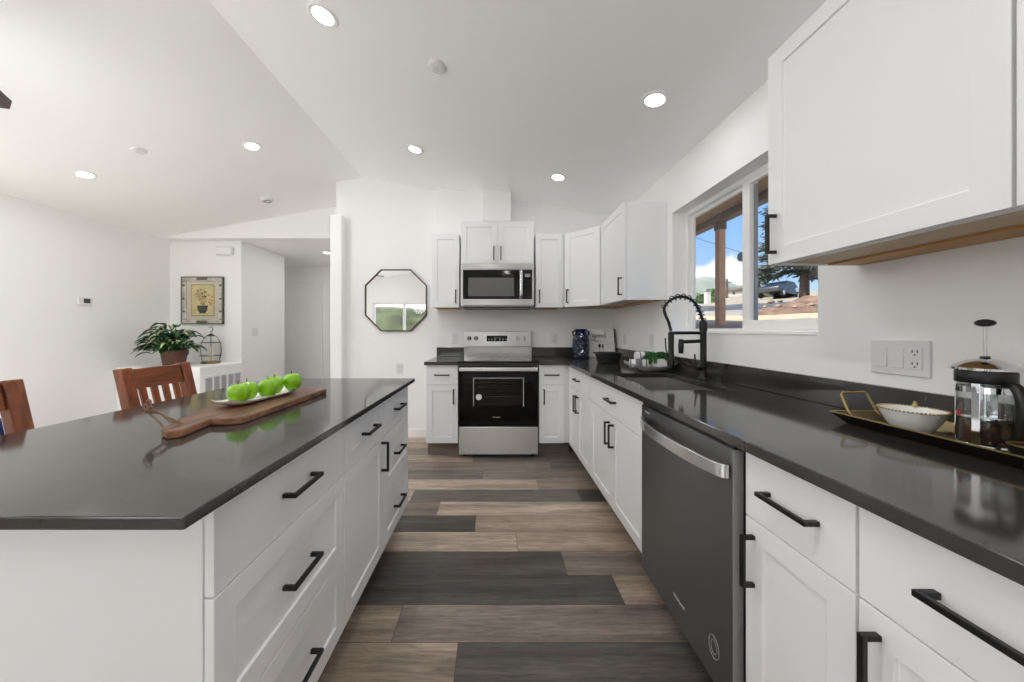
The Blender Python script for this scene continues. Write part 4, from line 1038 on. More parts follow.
for px, py, dim, lab in ((323, 15, 2.0, 'recessed downlight overhead in the ceiling, largest of the lit ones'), (655, 99.5, 0.55, 'recessed downlight in the slope above the kitchen window'),
                         (415, 149, 0.45, 'recessed downlight above the octagonal mirror'), (558, 177, 0.3, 'recessed downlight above the corner wall cabinet'),
                         (252, 146, 1.0, 'recessed downlight between the two round ceiling detectors'), (85, 174.5, 1.0, 'recessed downlight over the dining side near the thermostat wall')):
    p, a = ceil_hit(px, py); downlight(p, a, lab, dim)
p = at_z(327, 252.5, 2.418); downlight(p, 0, 'recessed downlight in the flat hall ceiling beyond the gable'); lamps[-1].data.energy = LAMP_W*0.9
for x, y, dim, lab in ((-0.12, 0.62, 2.1, 'unseen downlight added over the aisle to brighten floor and drawers'), (-3.2, -0.9, 0.8, 'unseen downlight added behind the dining chairs as fill light'), (0.3, -1.2, 0.8, 'unseen downlight added near the rear wall as fill light')):
    a = math.atan((ZRG-ZW)/(XR-XRG)) if x > XRG else -math.atan((ZRG-ZW)/(XRG-XL)); downlight(Vector((x, y, ceil_z(x))), a, lab, dim)  # unseen lamps, added to even out the room light
def detector(px, py, r, h, lab, cat, name, dark=False):
    p, a = ceil_hit(px, py); t = thing(name, lab, cat, p, (0, a, 0))
    mb = MB(); mb.lathe([(0, -h), (r*0.8, -h), (r*0.94, -h*0.7), (r, -h*0.2), (r, -0.0005), (0, -0.0005)], n=36); mb.build('detector_case', M['plastic'], t, smooth=40)
    mb = MB(); mb.lathe([(r*0.45, -h-0.0005), (r*0.45, -h-0.003), (r*0.55, -h-0.003), (r*0.55, -h-0.0005)], n=30); mb.build('detector_ring', M['slot'] if dark else M['trim'], t)
detector(437.5, 66, 0.052, 0.016, 'small round white detector between the nearest two ceiling lights', 'detector', 'ceiling_detector')
detector(139, 150, 0.05, 0.014, 'flat round white disc on the dining side of the ceiling', 'ceiling disc', 'ceiling_disc')
detector(267, 198.5, 0.065, 0.035, 'white smoke alarm with dark ring near the gable', 'smoke alarm', 'smoke_alarm', True)

# ceiling fan; only one blade tip reaches into the picture
def fan():
    hx, hy, zb = -2.80, 1.15, 2.295; t = thing('ceiling_fan', 'dark wood ceiling fan with one blade tip in view', 'ceiling fan', (hx, hy, zb))
    zc = ceil_z(hx)-zb
    mb = MB(); mb.lathe([(0, zc+0.01), (0.07, zc+0.01), (0.07, zc-0.03), (0.02, zc-0.07), (0, zc-0.07)], n=28); mb.build('canopy', M['bronze'], t, smooth=40)
    mb = MB(); mb.cyl((0, 0, 0.12), (0, 0, zc-0.05), 0.012, n=14); mb.build('downrod', M['bronze'], t, smooth=True)
    mb = MB(); mb.lathe([(0, 0.13), (0.05, 0.13), (0.11, 0.08), (0.115, 0.0), (0.07, -0.03), (0, -0.03)], n=32); mb.build('motor_housing', M['bronze'], t, smooth=40)
    tip = at_y(12, 103, 1.60); d = Vector((tip.x-hx, tip.y-hy, 0)); L = d.length; a0 = math.atan2(d.y, d.x)
    for k in range(5):
        mb = MB(); mb.prism([(0.14, -0.05), (L-0.08, -0.075), (L-0.02, -0.06), (L, 0.0), (L-0.02, 0.06), (L-0.08, 0.075), (0.14, 0.05)], -0.004, 0.004)
        mb.xf(Matrix.Rotation(a0+k*2*PI/5, 4, 'Z') @ Matrix.Rotation(R(-14), 4, 'X')); mb.build('blade', M['fanwood'], t, bevel=0.002)
        mb = MB(); mb.box(0.09, 0.2, -0.02, 0.02, -0.012, -0.005); mb.xf(Matrix.Rotation(a0+k*2*PI/5, 4, 'Z')); mb.build('blade_bracket', M['bronze'], t)
    mb = MB(); mb.lathe([(0.07, -0.03), (0.095, -0.06), (0.09, -0.10), (0.05, -0.135), (0, -0.145)], n=28); mb.build('added_light_bowl', M['lens'], t, smooth=True)  # unseen light kit added to the fan to brighten walls and ceiling
    ld = bpy.data.lights.new('fan_fill_lamp', 'POINT'); ld.energy = FAN_FILL_W; ld.shadow_soft_size = 0.2; ld.color = (0.97, 0.985, 1.0)
    lo = bpy.data.objects.new('fan_fill_lamp', ld); COL.objects.link(lo); lo.parent = t; lo.location = (0, 0, -0.27)
fan()

# ------------------------------------------------------------------ mirror and picture
def octagon(rx, rz, cut):
    return [(-rx+cut, rz), (rx-cut, rz), (rx, rz-cut), (rx, -rz+cut), (rx-cut, -rz), (-rx+cut, -rz), (-rx, -rz+cut), (-rx, rz-cut)]
def mirror():
    c = at_y(395.8, 300.3, 3.78); r = 0.348
    t = thing('octagonal_mirror', 'octagonal wall mirror with thin bronze frame reflecting a green hillside', 'mirror', (c.x, 3.799, c.z))
    O, I = octagon(r, r, r*0.515), octagon(r-0.012, r-0.012, (r-0.012)*0.515)
    bm = bmesh.new()
    ring = lambda pts, y: [bm.verts.new((a, y, b)) for a, b in pts]
    o0, o1, i1, i0 = ring(O, -0.001), ring(O, -0.024), ring(I, -0.024), ring(I, -0.001)
    for A, B in ((o0, o1), (o1, i1), (i1, i0), (i0, o0)):
        for k in range(8): bm.faces.new((A[k], A[(k+1) % 8], B[(k+1) % 8], B[k]))
    m_ = MB(); m_.bm.free(); m_.bm = bm; m_.build('mirror_frame', mat('bronze_frame', (84, 74, 54), 0.45, metal=0.8), t, bevel=0.001)
    mb = MB(); mb.prism(I, -0.012, -0.002, 'Y'); mb.build('mirror_glass', M['mirror'], t)
mirror()
def picture():
    x0, x1 = -4.217, -3.655; z0, z1 = 1.293, 1.930; c = ((x0+x1)/2, 4.549, (z0+z1)/2); w, h = (x1-x0)/2, (z1-z0)/2
    t = thing('framed_picture', 'botanical print in a silvered frame above the potted plant', 'picture', c)
    f = 0.062
    mb = MB(); mb.box(-w, w, -0.03, -0.001, h-f, h); mb.box(-w, w, -0.03, -0.001, -h, -h+f); mb.box(-w, -w+f, -0.03, -0.001, -h+f, h-f); mb.box(w-f, w, -0.03, -0.001, -h+f, h-f)
    fr = mb.build('frame', mat('aged_silver_frame', (206, 205, 198), 0.22, metal=0.85, var=0.25, vscale=14), t, bevel=0.008)
    mb = MB()
    for a, b, c_, d in ((-w, w, h-0.012, h), (-w, w, -h, -h+0.012), (-w, -w+0.012, -h, h), (w-0.012, w, -h, h)): mb.box(a, b, -0.034, -0.002, c_, d)
    for x in (-w+0.028, w-0.028):
        for z in (-0.15, 0.02, 0.2): mb.box(x-0.02, x+0.02, -0.034, -0.03, z-0.012, z+0.012)
    for z in (-h+0.028, h-0.028): mb.box(-0.07, 0.07, -0.034, -0.03, z-0.018, z+0.018)
    mb.build('frame_ornament', mat('dark_frame_ornament', (122, 118, 106), 0.45, metal=0.4), fr)
    mb = MB(); mb.box(-w+f, w-f, -0.016, -0.004, -h+f, h-f); mb.build('mat_board', mat('beige_mat', (208, 198, 182), 0.8), t)
    mb = MB(); a, b = 0.150, 0.205; mb.box(-a-0.008, a+0.008, -0.0175, -0.0162, -b-0.008, b+0.008); mb.build('print_border', mat('print_border', (130, 100, 64), 0.7), t)
    mb = MB(); mb.box(-a, a, -0.0192, -0.0177, -b, b); pr = mb.build('print', mat('yellowed_paper', (208, 194, 146), 0.8, var=0.12, vscale=9), t)
    mb = MB(); mb.prism([(-0.075, -0.07), (0.075, -0.07), (0.06, -0.14), (0.035, -0.175), (-0.035, -0.175), (-0.06, -0.14)], -0.0202, -0.0194, 'Y'); mb.build('painted_vase', mat('painted_vase', (70, 76, 70), 0.8), pr)
    rg = random.Random(2); mb = MB(); ml = MB(); ms = MB()
    for k in range(22):
        x, z = rg.gauss(0.035, 0.055), rg.gauss(0.0, 0.05); r = rg.uniform(.008, .019)
        x = max(-.12, min(.13, x)); mb.prism([(x+r*math.cos(q*PI/4), z+r*math.sin(q*PI/4)) for q in range(8)], -0.0204-0.00003*k, -0.0195, 'Y')
    for k in range(16):
        x, z = rg.uniform(-0.11, 0.03), rg.uniform(0.02, 0.15); ml.prism([(x, z), (x+0.018, z+0.008), (x+0.034, z-0.004), (x+0.016, z-0.008)], -0.0203, -0.0195, 'Y')
    for k in range(6): ms.tube([(0, -0.0199, -0.07), (0.02*(k-2), -0.0199, 0.0), (0.035*(k-3.4), -0.0199, 0.08+0.01*k)], 0.002, n=4)
    mb.build('painted_blossoms', mat('painted_blossom', (196, 150, 112), 0.8), pr); ml.build('painted_leaves', mat('painted_leaf', (58, 58, 46), 0.8), pr); ms.build('painted_stems', mat('painted_stem', (110, 100, 60), 0.8), pr)
picture()

# ------------------------------------------------------------------ plant and cage candle holder
def plant():
    base = Vector((-3.87, 4.06, 0.7785)); t = thing('potted_plant', 'bushy variegated houseplant in a brown pot on the low platform', 'plant', base)
    mb = MB(); mb.lathe([(0, 0), (0.095, 0), (0.102, 0.01), (0.124, 0.16), (0.132, 0.162), (0.132, 0.19), (0.121, 0.19), (0.116, 0.165), (0, 0.165)], n=36); mb.build('pot', M['terracotta'], t, smooth=40)
    mb = MB(); mb.lathe([(0, 0.178), (0.116, 0.170)], n=24); mb.build('soil', M['soil'], t)
    rg = random.Random(8); bm = bmesh.new(); lay = bm.loops.layers.float_color.new('leaf'); sb = MB()
    for k in range(150):
        a = rg.uniform(0, 2*PI); el = rg.uniform(R(12), R(85)) if k < 112 else rg.uniform(R(-20), R(12)); rr = rg.uniform(0.08, 0.20)+0.13*max(0, math.sin(el))*rg.random()
        d = Vector((math.cos(a)*math.cos(el), math.sin(a)*math.cos(el), math.sin(el)))
        s0 = Vector((math.cos(a)*0.04, math.sin(a)*0.04, 0.19)); root = s0+d*rr*0.9+Vector((0, 0, 0.02))
        if root.z < 0.12: root.z = 0.12
        out = Vector((math.cos(a), math.sin(a), rg.uniform(-0.15, 0.85))).normalized(); L = rg.uniform(0.12, 0.18); W = L*rg.uniform(0.20, 0.28)
        side = out.cross(Vector((0, 0, 1))).normalized(); up = side.cross(out)
        tp = root+out*L
        if tp.y+base.y > 4.5 or tp.x > 0.30 or (tp.x > 0.0 and tp.y > 0.15) or tp.x+base.x < -4.37: continue
        sb.tube([s0, s0.lerp(root, .5)+Vector((0, 0, .03)), root], 0.004, n=5)
        prev = None; pale = rg.random(); n = 7
        for i in range(n+1):
            u = i/n; wd = W*math.sin(PI*min(1, u*0.96+0.03))**0.7; c = root+out*L*u+up*(0.02*math.sin(u*PI)) - Vector((0, 0, 1))*0.065*u*u*L/0.2
            row = [c-side*wd+up*wd*.35, c-side*wd*.4, c, c+side*wd*.4, c+side*wd+up*wd*.35]; row = [bm.verts.new(v) for v in row]
            if prev:
                for j in range(4):
                    f = bm.faces.new((prev[j], prev[j+1], row[j+1], row[j])); f.smooth = True
                    edge = j in (0, 3); col = s2l((30, 66, 34)) if edge else (s2l((176, 196, 140)) if pale > 0.55 else s2l((48, 98, 48)))
                    for l in f.loops: l[lay] = (*col, 1)
            prev = row
    me = bpy.data.meshes.new('foliage'); bm.to_mesh(me); bm.free(); me.materials.append(M['leaf'])
    o = bpy.data.objects.new('foliage', me); COL.objects.link(o); o.parent = t
    sb.build('stems', M['herb'], t, smooth=True)
plant()
def cage():
    c = Vector((-3.70, 4.385, 0.7785)); t = thing('cage_candle_holder', 'wire birdcage candle holder with hook beside the potted plant', 'candle holder', c)
    mb = MB(); mb.lathe([(0, 0.0), (0.098, 0), (0.105, 0.012), (0.1, 0.026), (0.085, 0.03), (0, 0.03)], n=36); mb.build('base_plate', M['brass'], t, smooth=40)
    mb = MB(); mb.cyl((0, 0, 0.03), (0, 0, 0.22), 0.024, n=20); mb.build('candle', M['candle'], t, smooth=40)
    mb = MB()
    for k in range(6):
        a = k*PI/3+0.2; q = lambda r, z: (r*math.cos(a), r*math.sin(a), z)
        mb.tube(spline([q(0.098, 0.03), q(0.118, 0.14), q(0.11, 0.25), q(0.072, 0.335), q(0.012, 0.375)], 5), 0.0032, n=6)
    for r, z in ((0.1155, 0.10), (0.105, 0.27)): mb.tube([(r*math.cos(2*PI*k/28), r*math.sin(2*PI*k/28), z) for k in range(28)], 0.0034, n=6, closed=True)
    mb.build('cage_wires', M['wire'], t, smooth=True)
    mb = MB(); mb.lathe([(0.055, 0.352), (0.03, 0.37), (0.012, 0.385), (0, 0.387)], n=20); mb.build('cage_cap', M['wire'], t, smooth=True)
    mb = MB(); mb.tube(spline([(0, 0, 0.385), (0, 0, 0.41), (0.022, 0, 0.432), (0.02, 0, 0.462), (-0.006, 0, 0.475), (-0.026, 0, 0.458)], 5), 0.0045, n=8); mb.build('hook', M['wire'], t, smooth=True)
cage()

# ------------------------------------------------------------------ chairs
def chair():
    """Local: sitter faces +x, back towards -x; y across; origin on the floor under the seat middle."""
    t = thing('dining_chair', 'cherry wood slat back chair fully in view at the island', 'chair', (0, 0, 0), group='slat back chairs at the island')
    sw, sdp = 0.175, 0.21
    mb = MB(); mb.box(-sdp, sdp, -sw, sw, 0.44, 0.468); mb.build('seat', M['chairwood'], t, bevel=0.008)
    mb = MB(); mb.box(-sdp+0.02, sdp-0.02, -sw+0.02, sw-0.02, 0.395, 0.439); mb.build('seat_apron', M['chairwood'], t, bevel=0.003)
    for sy in (-1, 1):
        mb = MB(); mb.prism([(sdp-0.045, 0), (sdp, 0), (sdp, 0.4385), (sdp-0.045, 0.4385)], sy*(sw-0.0225)-0.0225, sy*(sw-0.0225)+0.0225, 'Y'); mb.build('leg', M['chairwood'], t, bevel=0.004)
        # rear post bends back above the seat
        mb = MB(); mb.prism([(-sdp-0.05, 0), (-sdp-0.002, 0), (-sdp-0.002, 0.47), (-sdp-0.135, 1.030), (-sdp-0.178, 1.024), (-sdp-0.05, 0.47)], sy*(sw-0.024)-0.025, sy*(sw-0.024)+0.025, 'Y'); mb.build('rear_post', M['chairwood'], t, bevel=0.005)
    lean = math.atan2(0.133, 0.56)
    def back(z, dx=0): return -sdp-0.025-(z-0.47)*0.2375+dx
    def bar(z0, z1, th, name):
        mb = MB(); a = [(back(z0)-th/2, z0), (back(z0)+th/2, z0), (back(z1)+th/2, z1), (back(z1)-th/2, z1)]; mb.prism(a, -sw+0.05, sw-0.05, 'Y'); mb.build(name, M['chairrail'], t, bevel=0.003)
    bar(0.925, 1.020, 0.022, 'top_rail'); bar(0.52, 0.57, 0.02, 'lower_rail')
    for k in range(4):
        y = (k-1.5)*0.0567; mb = MB(); mb.prism([(back(.571)-.007, .571), (back(.571)+.007, .571), (back(.924)+.007, .924), (back(.924)-.007, .924)], y-0.0145, y+0.0145, 'Y'); mb.build('slat', M['chairwood'], t, bevel=0.002)
    mb = MB(); mb.box(-sdp-0.001, sdp-0.046, -0.012, 0.012, 0.2, 0.23); mb.box(sdp-0.045, sdp-0.02, -sw+0.046, sw-0.046, 0.2, 0.23); mb.box(-sdp-0.03, -sdp-0.005, -sw+0.05, sw-0.05, 0.2, 0.23); mb.build('stretcher', M['chairwood'], t, bevel=0.003)
    return t
c1 = chair(); c1.location = (-1.372, 1.720, 0)
dup(c1, (-1.372, 1.050, 0), label='slat back chair with only one rear post in view at the photo edge')

# navy armchair by the dining wall, a strip of its back shows between chair rail and island
def armchair():
    t = thing('armchair', 'navy blue upholstered armchair behind the island chair at the photo edge', 'armchair', (-3.05, 1.95, 0.0125))
    mb = MB(); mb.box(-0.36, 0.36, -0.38, 0.38, 0.14, 0.34); mb.build('chair_frame', M['navy'], t, bevel=0.03, seg=3, smooth=40)
    mb = MB(); mb.box(-0.24, 0.36, -0.26, 0.26, 0.341, 0.46); mb.build('seat_cushion', M['navy'], t, bevel=0.04, seg=3, smooth=40)
    mb = MB(); mb.box(-0.40, -0.25, -0.36, 0.36, 0.341, 0.605); mb.build('backrest', M['navy'], t, bevel=0.05, seg=3, smooth=40)
    for s in (-1, 1):
        mb = MB(); mb.box(-0.24, 0.36, s*0.33-0.06, s*0.33+0.06, 0.341, 0.50); mb.build('armrest', M['navy'], t, bevel=0.04, seg=3, smooth=40)
        for x in (-0.3, 0.3):
            mb = MB(); mb.cyl((x, s*0.32, 0), (x, s*0.32, 0.145), 0.016, 0.024, n=12); mb.build('leg', M['chairwood'], t, smooth=True)
armchair()

# ------------------------------------------------------------------ island top: board, twine, dish, apples
def on_board(px, py, z): return at_z(px, py, z)
BT = 0.928
def board():
    # outline of the top face traced on the plane of the board's top
    px = [(161.5, 428.5), (167, 431.5), (181.8, 429.6), (209.8, 418.6), (225.6, 418.6), (243, 416.8), (252, 414), (326.6, 388.6), (304.5, 386.8), (216.6, 404.8), (200, 410), (176, 419.5)]
    P = [at_z(a, b, BT) for a, b in px]
    c = Vector((sum(p.x for p in P)/len(P), sum(p.y for p in P)/len(P), IZ))
    t = thing('cutting_board', 'live edge walnut cutting board with a short handle on the island', 'cutting board', c)
    mb = MB(); mb.prism([(p.x-c.x, p.y-c.y) for p in P], 0.0008, BT-IZ)
    o = mb.build('board', [M['boardwood'], M['endgrain']], t, bevel=0.004)
    for f in o.data.polygons:
        if abs(f.normal.z) < 0.5: f.material_index = 1
    return c
board()
def twine():
    hpt = at_z(176, 427, BT); t = thing('twine_loop', 'knotted jute twine loop tied through the cutting board handle', 'twine', (hpt.x, hpt.y, BT))
    Y0 = hpt.y
    def q(px, py, dy=0.0): return at_y(px, py, Y0+dy)-Vector((hpt.x, hpt.y, BT))
    mb = MB()
    for s, e in ((0.0, 0.0), (0.006, 1.4), (0.003, -1.2), (0.010, 0.5)):
        mb.tube(spline([q(166, 431, -0.012+s), q(159+e, 422+e*.4, s), q(151+e*.5, 415, 0.01+s), q(146.5, 410, 0.012+s), q(150, 405.5, 0.012+s), q(153, 409, 0.01+s), q(147, 412.5, 0.012), q(158+e, 412+e*1.2, 0.012+s), q(170+e, 420-e, 0.012+s), q(181+e, 423.5, 0.02+s), q(180, 428.0, 0.005+s)], 7), 0.0016, n=7)
    mb.tube(spline([q(148, 411, .012), q(151, 404, .012), q(150, 400, .012), q(146, 401.5, .012)], 6), 0.002, n=6)
    mb.tube(spline([q(146, 411, .012), q(143.5, 406, .012), q(146, 404, .012), q(149, 409, .012)], 6), 0.002, n=6)
    mb.build('cord', M['twine'], t, smooth=True)
    mb = MB(); mb.sphere(q(147.5, 410.5, .012), 0.0065, 12, 8, (1, 1, 1.2)); mb.build('knot', M['twine'], t, smooth=True)
twine()
A0, A1 = Vector((-0.966, 1.183, BT)), Vector((-0.922, 1.535, BT))
def dish():
    c = (A0+A1)/2; d = (A1-A0); L = d.length; t = thing('serving_dish', 'long white boat shaped dish holding the green apples', 'dish', (c.x, c.y, BT+0.0008), (0, 0, math.atan2(d.y, d.x)))
    bm = bmesh.new(); n = 28; rows_t, rows_b = [], []
    for i in range(n+1):
        u = -1+2*i/n; w = 0.056*(1-abs(u)**8*0.3); lift = 0.020*abs(u)**6; rt, rb = [], []
        for j in range(9):
            v = -1+2*j/8; z = lift+0.009*abs(v)**4
            rt.append(bm.verts.new((u*L/2, v*w, z+0.006))); rb.append(bm.verts.new((u*L/2*0.985, v*w*0.95, max(0, z))))
        rows_t.append(rt); rows_b.append(rb)
    for R_ in (rows_t, rows_b):
        for A, B in zip(R_, R_[1:]):
            for j in range(8): bm.faces.new((A[j], A[j+1], B[j+1], B[j]))
    for i in range(n):
        for j in (0, 8): bm.faces.new((rows_t[i][j], rows_t[i+1][j], rows_b[i+1][j], rows_b[i][j]))
    for i in (0, n):
        for j in range(8): bm.faces.new((rows_t[i][j], rows_t[i][j+1], rows_b[i][j+1], rows_b[i][j]))
    m_ = MB(); m_.bm.free(); m_.bm = bm; m_.build('dish_body', M['ceramic'], t, smooth=50)
dish()
def apple():
    t = thing('apple', 'green apple at the twine end of the white dish, largest in view', 'apple', (0, 0, 0), group='green apples on the dish')
    prof = [(0, -0.026), (0.008, -0.029), (0.018, -0.032), (0.026, -0.029), (0.034, -0.018), (0.0385, -0.002), (0.0375, 0.012), (0.031, 0.025), (0.021, 0.031), (0.012, 0.030), (0.005, 0.024), (0, 0.021)]
    mb = MB(); mb.lathe(prof, n=28); o = mb.build('apple_flesh', M['apple'], t, smooth=True); s = o.modifiers.new('sub', 'SUBSURF'); s.levels = 1; s.render_levels = 1
    mb = MB(); mb.tube([(0, 0, 0.02), (0.002, 0.001, 0.032), (0.006, 0.002, 0.041)], [0.0014, 0.0016, 0.002], n=6); mb.build('apple_stem', M['stem'], t, smooth=True)
    return t
ap = apple(); labs = ['green apple second in the row on the white dish, peeking from behind the largest', 'green apple in the middle of the row on the white dish', 'green apple second from the range end of the dish row', 'green apple at the range end of the white dish, stem upright']
us = [0.135+0.192*k for k in range(5)]
dn = (A1-A0).normalized(); nn = Vector((dn.y, -dn.x, 0)); ap.scale = (0.95, 0.95, 1.10)
for i, u in enumerate(us):
    p = A0.lerp(A1, u)+nn*(0.010+0.0155*(-1)**i); z = BT+0.0088+0.020*abs(2*u-1)**6+0.0362
    rt = (R(6*(-1)**i), R(5*((i % 3)-1)), i*1.3)
    if i == 0: ap.location = (p.x, p.y, z); ap.rotation_euler = rt
    else: dup(ap, (p.x, p.y, z), rt, labs[i-1])

# ------------------------------------------------------------------ back corner: vase, sign, black bowl
def vase():
    c = (0.925, 3.60, CT+0.0005); t = thing('vase', 'cobalt blue diamond faceted ceramic vase in the counter corner', 'vase', c)
    m, nt, p, L = nmat('blue_glaze')
    tc = nt.nodes.new('ShaderNodeTexCoord'); vo = nt.nodes.new('ShaderNodeTexVoronoi'); mp = nt.nodes.new('ShaderNodeMapping'); L(tc.outputs['Object'], mp.inputs[0]); mp.inputs['Scale'].default_value = (1.3, 1.3, 0.8)
    L(mp.outputs[0], vo.inputs['Vector']); vo.inputs['Scale'].default_value = 26; vo.feature = 'DISTANCE_TO_EDGE'
    rp = nt.nodes.new('ShaderNodeValToRGB'); L(vo.outputs['Distance'], rp.inputs[0]); rp.color_ramp.elements[0].position = 0.05; rp.color_ramp.elements[0].color = (*s2l((10, 15, 38)), 1); rp.color_ramp.elements[1].position = 0.42; rp.color_ramp.elements[1].color = (*s2l((96, 106, 134)), 1)  # paler cell centres paint the highlights on the facets
    sp = nt.nodes.new('ShaderNodeSeparateXYZ'); L(tc.outputs['Object'], sp.inputs[0])
    gt = nt.nodes.new('ShaderNodeMath'); gt.operation = 'GREATER_THAN'; L(sp.outputs[2], gt.inputs[0]); gt.inputs[1].default_value = 0.245
    mx = nt.nodes.new('ShaderNodeMix'); mx.data_type = 'RGBA'; L(gt.outputs[0], mx.inputs[0]); L(rp.outputs[0], mx.inputs[6]); mx.inputs[7].default_value = (*s2l((14, 26, 72)), 1)
    L(mx.outputs[2], p.inputs['Base Color']); p.inputs['Roughness'].default_value = 0.1; p.inputs['Coat Weight'].default_value = 0.5
    n, rows = 24, 26; bm = bmesh.new(); rings = []
    prof = [(0.0, 0.072), (0.01, 0.08), (0.06, 0.088), (0.14, 0.090), (0.2, 0.086), (0.235, 0.076), (0.255, 0.064), (0.275, 0.06), (0.295, 0.064), (0.31, 0.068)]
    def rad(z):
        for (a, ra), (b, rb) in zip(prof, prof[1:]):
            if z <= b: return ra+(rb-ra)*(z-a)/(b-a)
        return prof[-1][1]
    for i in range(rows+1):
        z = 0.31*i/rows; rings.append([bm.verts.new(((rad(z)-(0.004 if (k+i) % 2 and 0.03 < z < 0.235 else 0))*math.cos(2*PI*k/n), (rad(z)-(0.004 if (k+i) % 2 and 0.03 < z < 0.235 else 0))*math.sin(2*PI*k/n), z)) for k in range(n)])
    rings.append([bm.verts.new((0.060*math.cos(2*PI*k/n), 0.060*math.sin(2*PI*k/n), 0.31)) for k in range(n)]); rings.append([bm.verts.new((0.05*math.cos(2*PI*k/n), 0.05*math.sin(2*PI*k/n), 0.25)) for k in range(n)])
    for A, B in zip(rings, rings[1:]):
        for k in range(n): bm.faces.new((A[k], A[(k+1) % n], B[(k+1) % n], B[k]))
    bm.faces.new(rings[0]); bm.faces.new(rings[-1]); m_ = MB(); m_.bm.free(); m_.bm = bm; o = m_.build('vase_body', m, t)
    for s in (-1, 1):
        mb = MB(); mb.tube(spline([(s*0.062, 0, 0.29), (s*0.082, 0, 0.283), (s*0.086, 0, 0.262), (s*0.076, 0, 0.238)], 5), 0.008, n=8); mb.build('vase_ear', m, t, smooth=True)
vase()
def sign():
    t = thing('wooden_sign', 'white wooden sign with handwritten good and cutlery silhouettes in the corner', 'sign', (1.160, 3.615, CT+0.005), (R(-13), 0, R(-4)))
    w, h = 0.137, 0.318
    mb = MB(); mb.box(-w, w, 0, 0.016, 0, h); mb.build('sign_board', M['signwood'], t, bevel=0.002)
    mb = MB(); mb.box(w+0.0005, w+0.012, -0.001, 0.017, 0, h); mb.box(-w-0.0, w, 0.0165, 0.018, 0, h); mb.build('sign_edge', M['darkedge'], t)
    def circ(cx, cz, r, a0=0, a1=2*PI, n=14): return [(cx+r*math.cos(a0+(a1-a0)*k/n), cz+r*math.sin(a0+(a1-a0)*k/n)) for k in range(n+1)]
    def strokes(S, x0, z0, s, r, m, name):
        mb = MB()
        for st in S: mb.tube([(x0+a*s, -0.0004, z0+b*s) for a, b in st], r, n=5)
        mb.build(name, m, t)
    good = [circ(0.5, 0.5, 0.45), [(0.95, 0.95), (0.98, 0.0), (0.9, -0.7), (0.5, -1.0), (0.15, -0.75)], [(0.98, 0.1), (1.3, 0.4)],
            circ(1.75, 0.5, 0.42), [(1.9, 0.9), (2.3, 0.75), (2.55, 0.6)], circ(2.95, 0.5, 0.42), [(3.1, 0.9), (3.5, 0.7), (3.8, 0.5)],
            circ(4.2, 0.5, 0.45), [(4.62, 2.5), (4.64, 0.6), (4.75, 0.05), (5.0, 0.1)]]
    strokes(good, -0.096, 0.220, 0.0300, 0.0035, M['ink'], 'good_lettering')
    vib = [[(0, 1.6), (0.5, 0), (1.1, 1.7)], [(1.6, 1), (1.62, 0), (1.85, 0.05)], [(2.2, 2), (2.2, 0)], circ(2.6, 0.45, 0.42), [(3.3, 0.5), (4.0, 0.55), (3.7, 1.0), (3.3, 0.6), (3.5, 0), (4.1, 0.1)], [(4.9, 0.95), (4.5, 0.75), (4.9, 0.4), (4.5, 0.0)]]
    strokes(vib, -0.110, 0.170, 0.021, 0.0022, M['paleink'], 'second_lettering')
    mb = MB(); mb.prism(circ(-0.022, 0.118, 0.016)[:-1] if False else [(-0.022+0.014*math.cos(2*PI*k/16), 0.128+0.022*math.sin(2*PI*k/16)) for k in range(16)], -0.002, 0.0, 'Y'); mb.box(-0.0245, -0.0195, -0.002, 0, 0.04, 0.11); mb.build('spoon_silhouette', M['ink'], t)
    mb = MB(); mb.prism([(0.012+0.009*math.cos(2*PI*k/16), 0.122+0.024*math.sin(2*PI*k/16)) for k in range(16)], -0.002, 0.0, 'Y'); mb.box(0.0098, 0.0142, -0.002, 0, 0.04, 0.102); mb.build('knife_silhouette', M['ink'], t)
sign()
t = thing('bowl', 'black wide rimmed oval bowl in front of the good sign', 'bowl', (1.03, 3.04, CT+0.0005))
mb = MB(); mb.lathe([(0, 0), (0.09, 0), (0.10, 0.006), (0.112, 0.06), (0.12, 0.085), (0.138, 0.09), (0.138, 0.098), (0.116, 0.097), (0.105, 0.07), (0.09, 0.012), (0, 0.01)], n=40, sx=1.0, sy=0.72); mb.build('bowl_body', mat('black_stoneware', (30, 31, 33), 0.35), t, smooth=40)

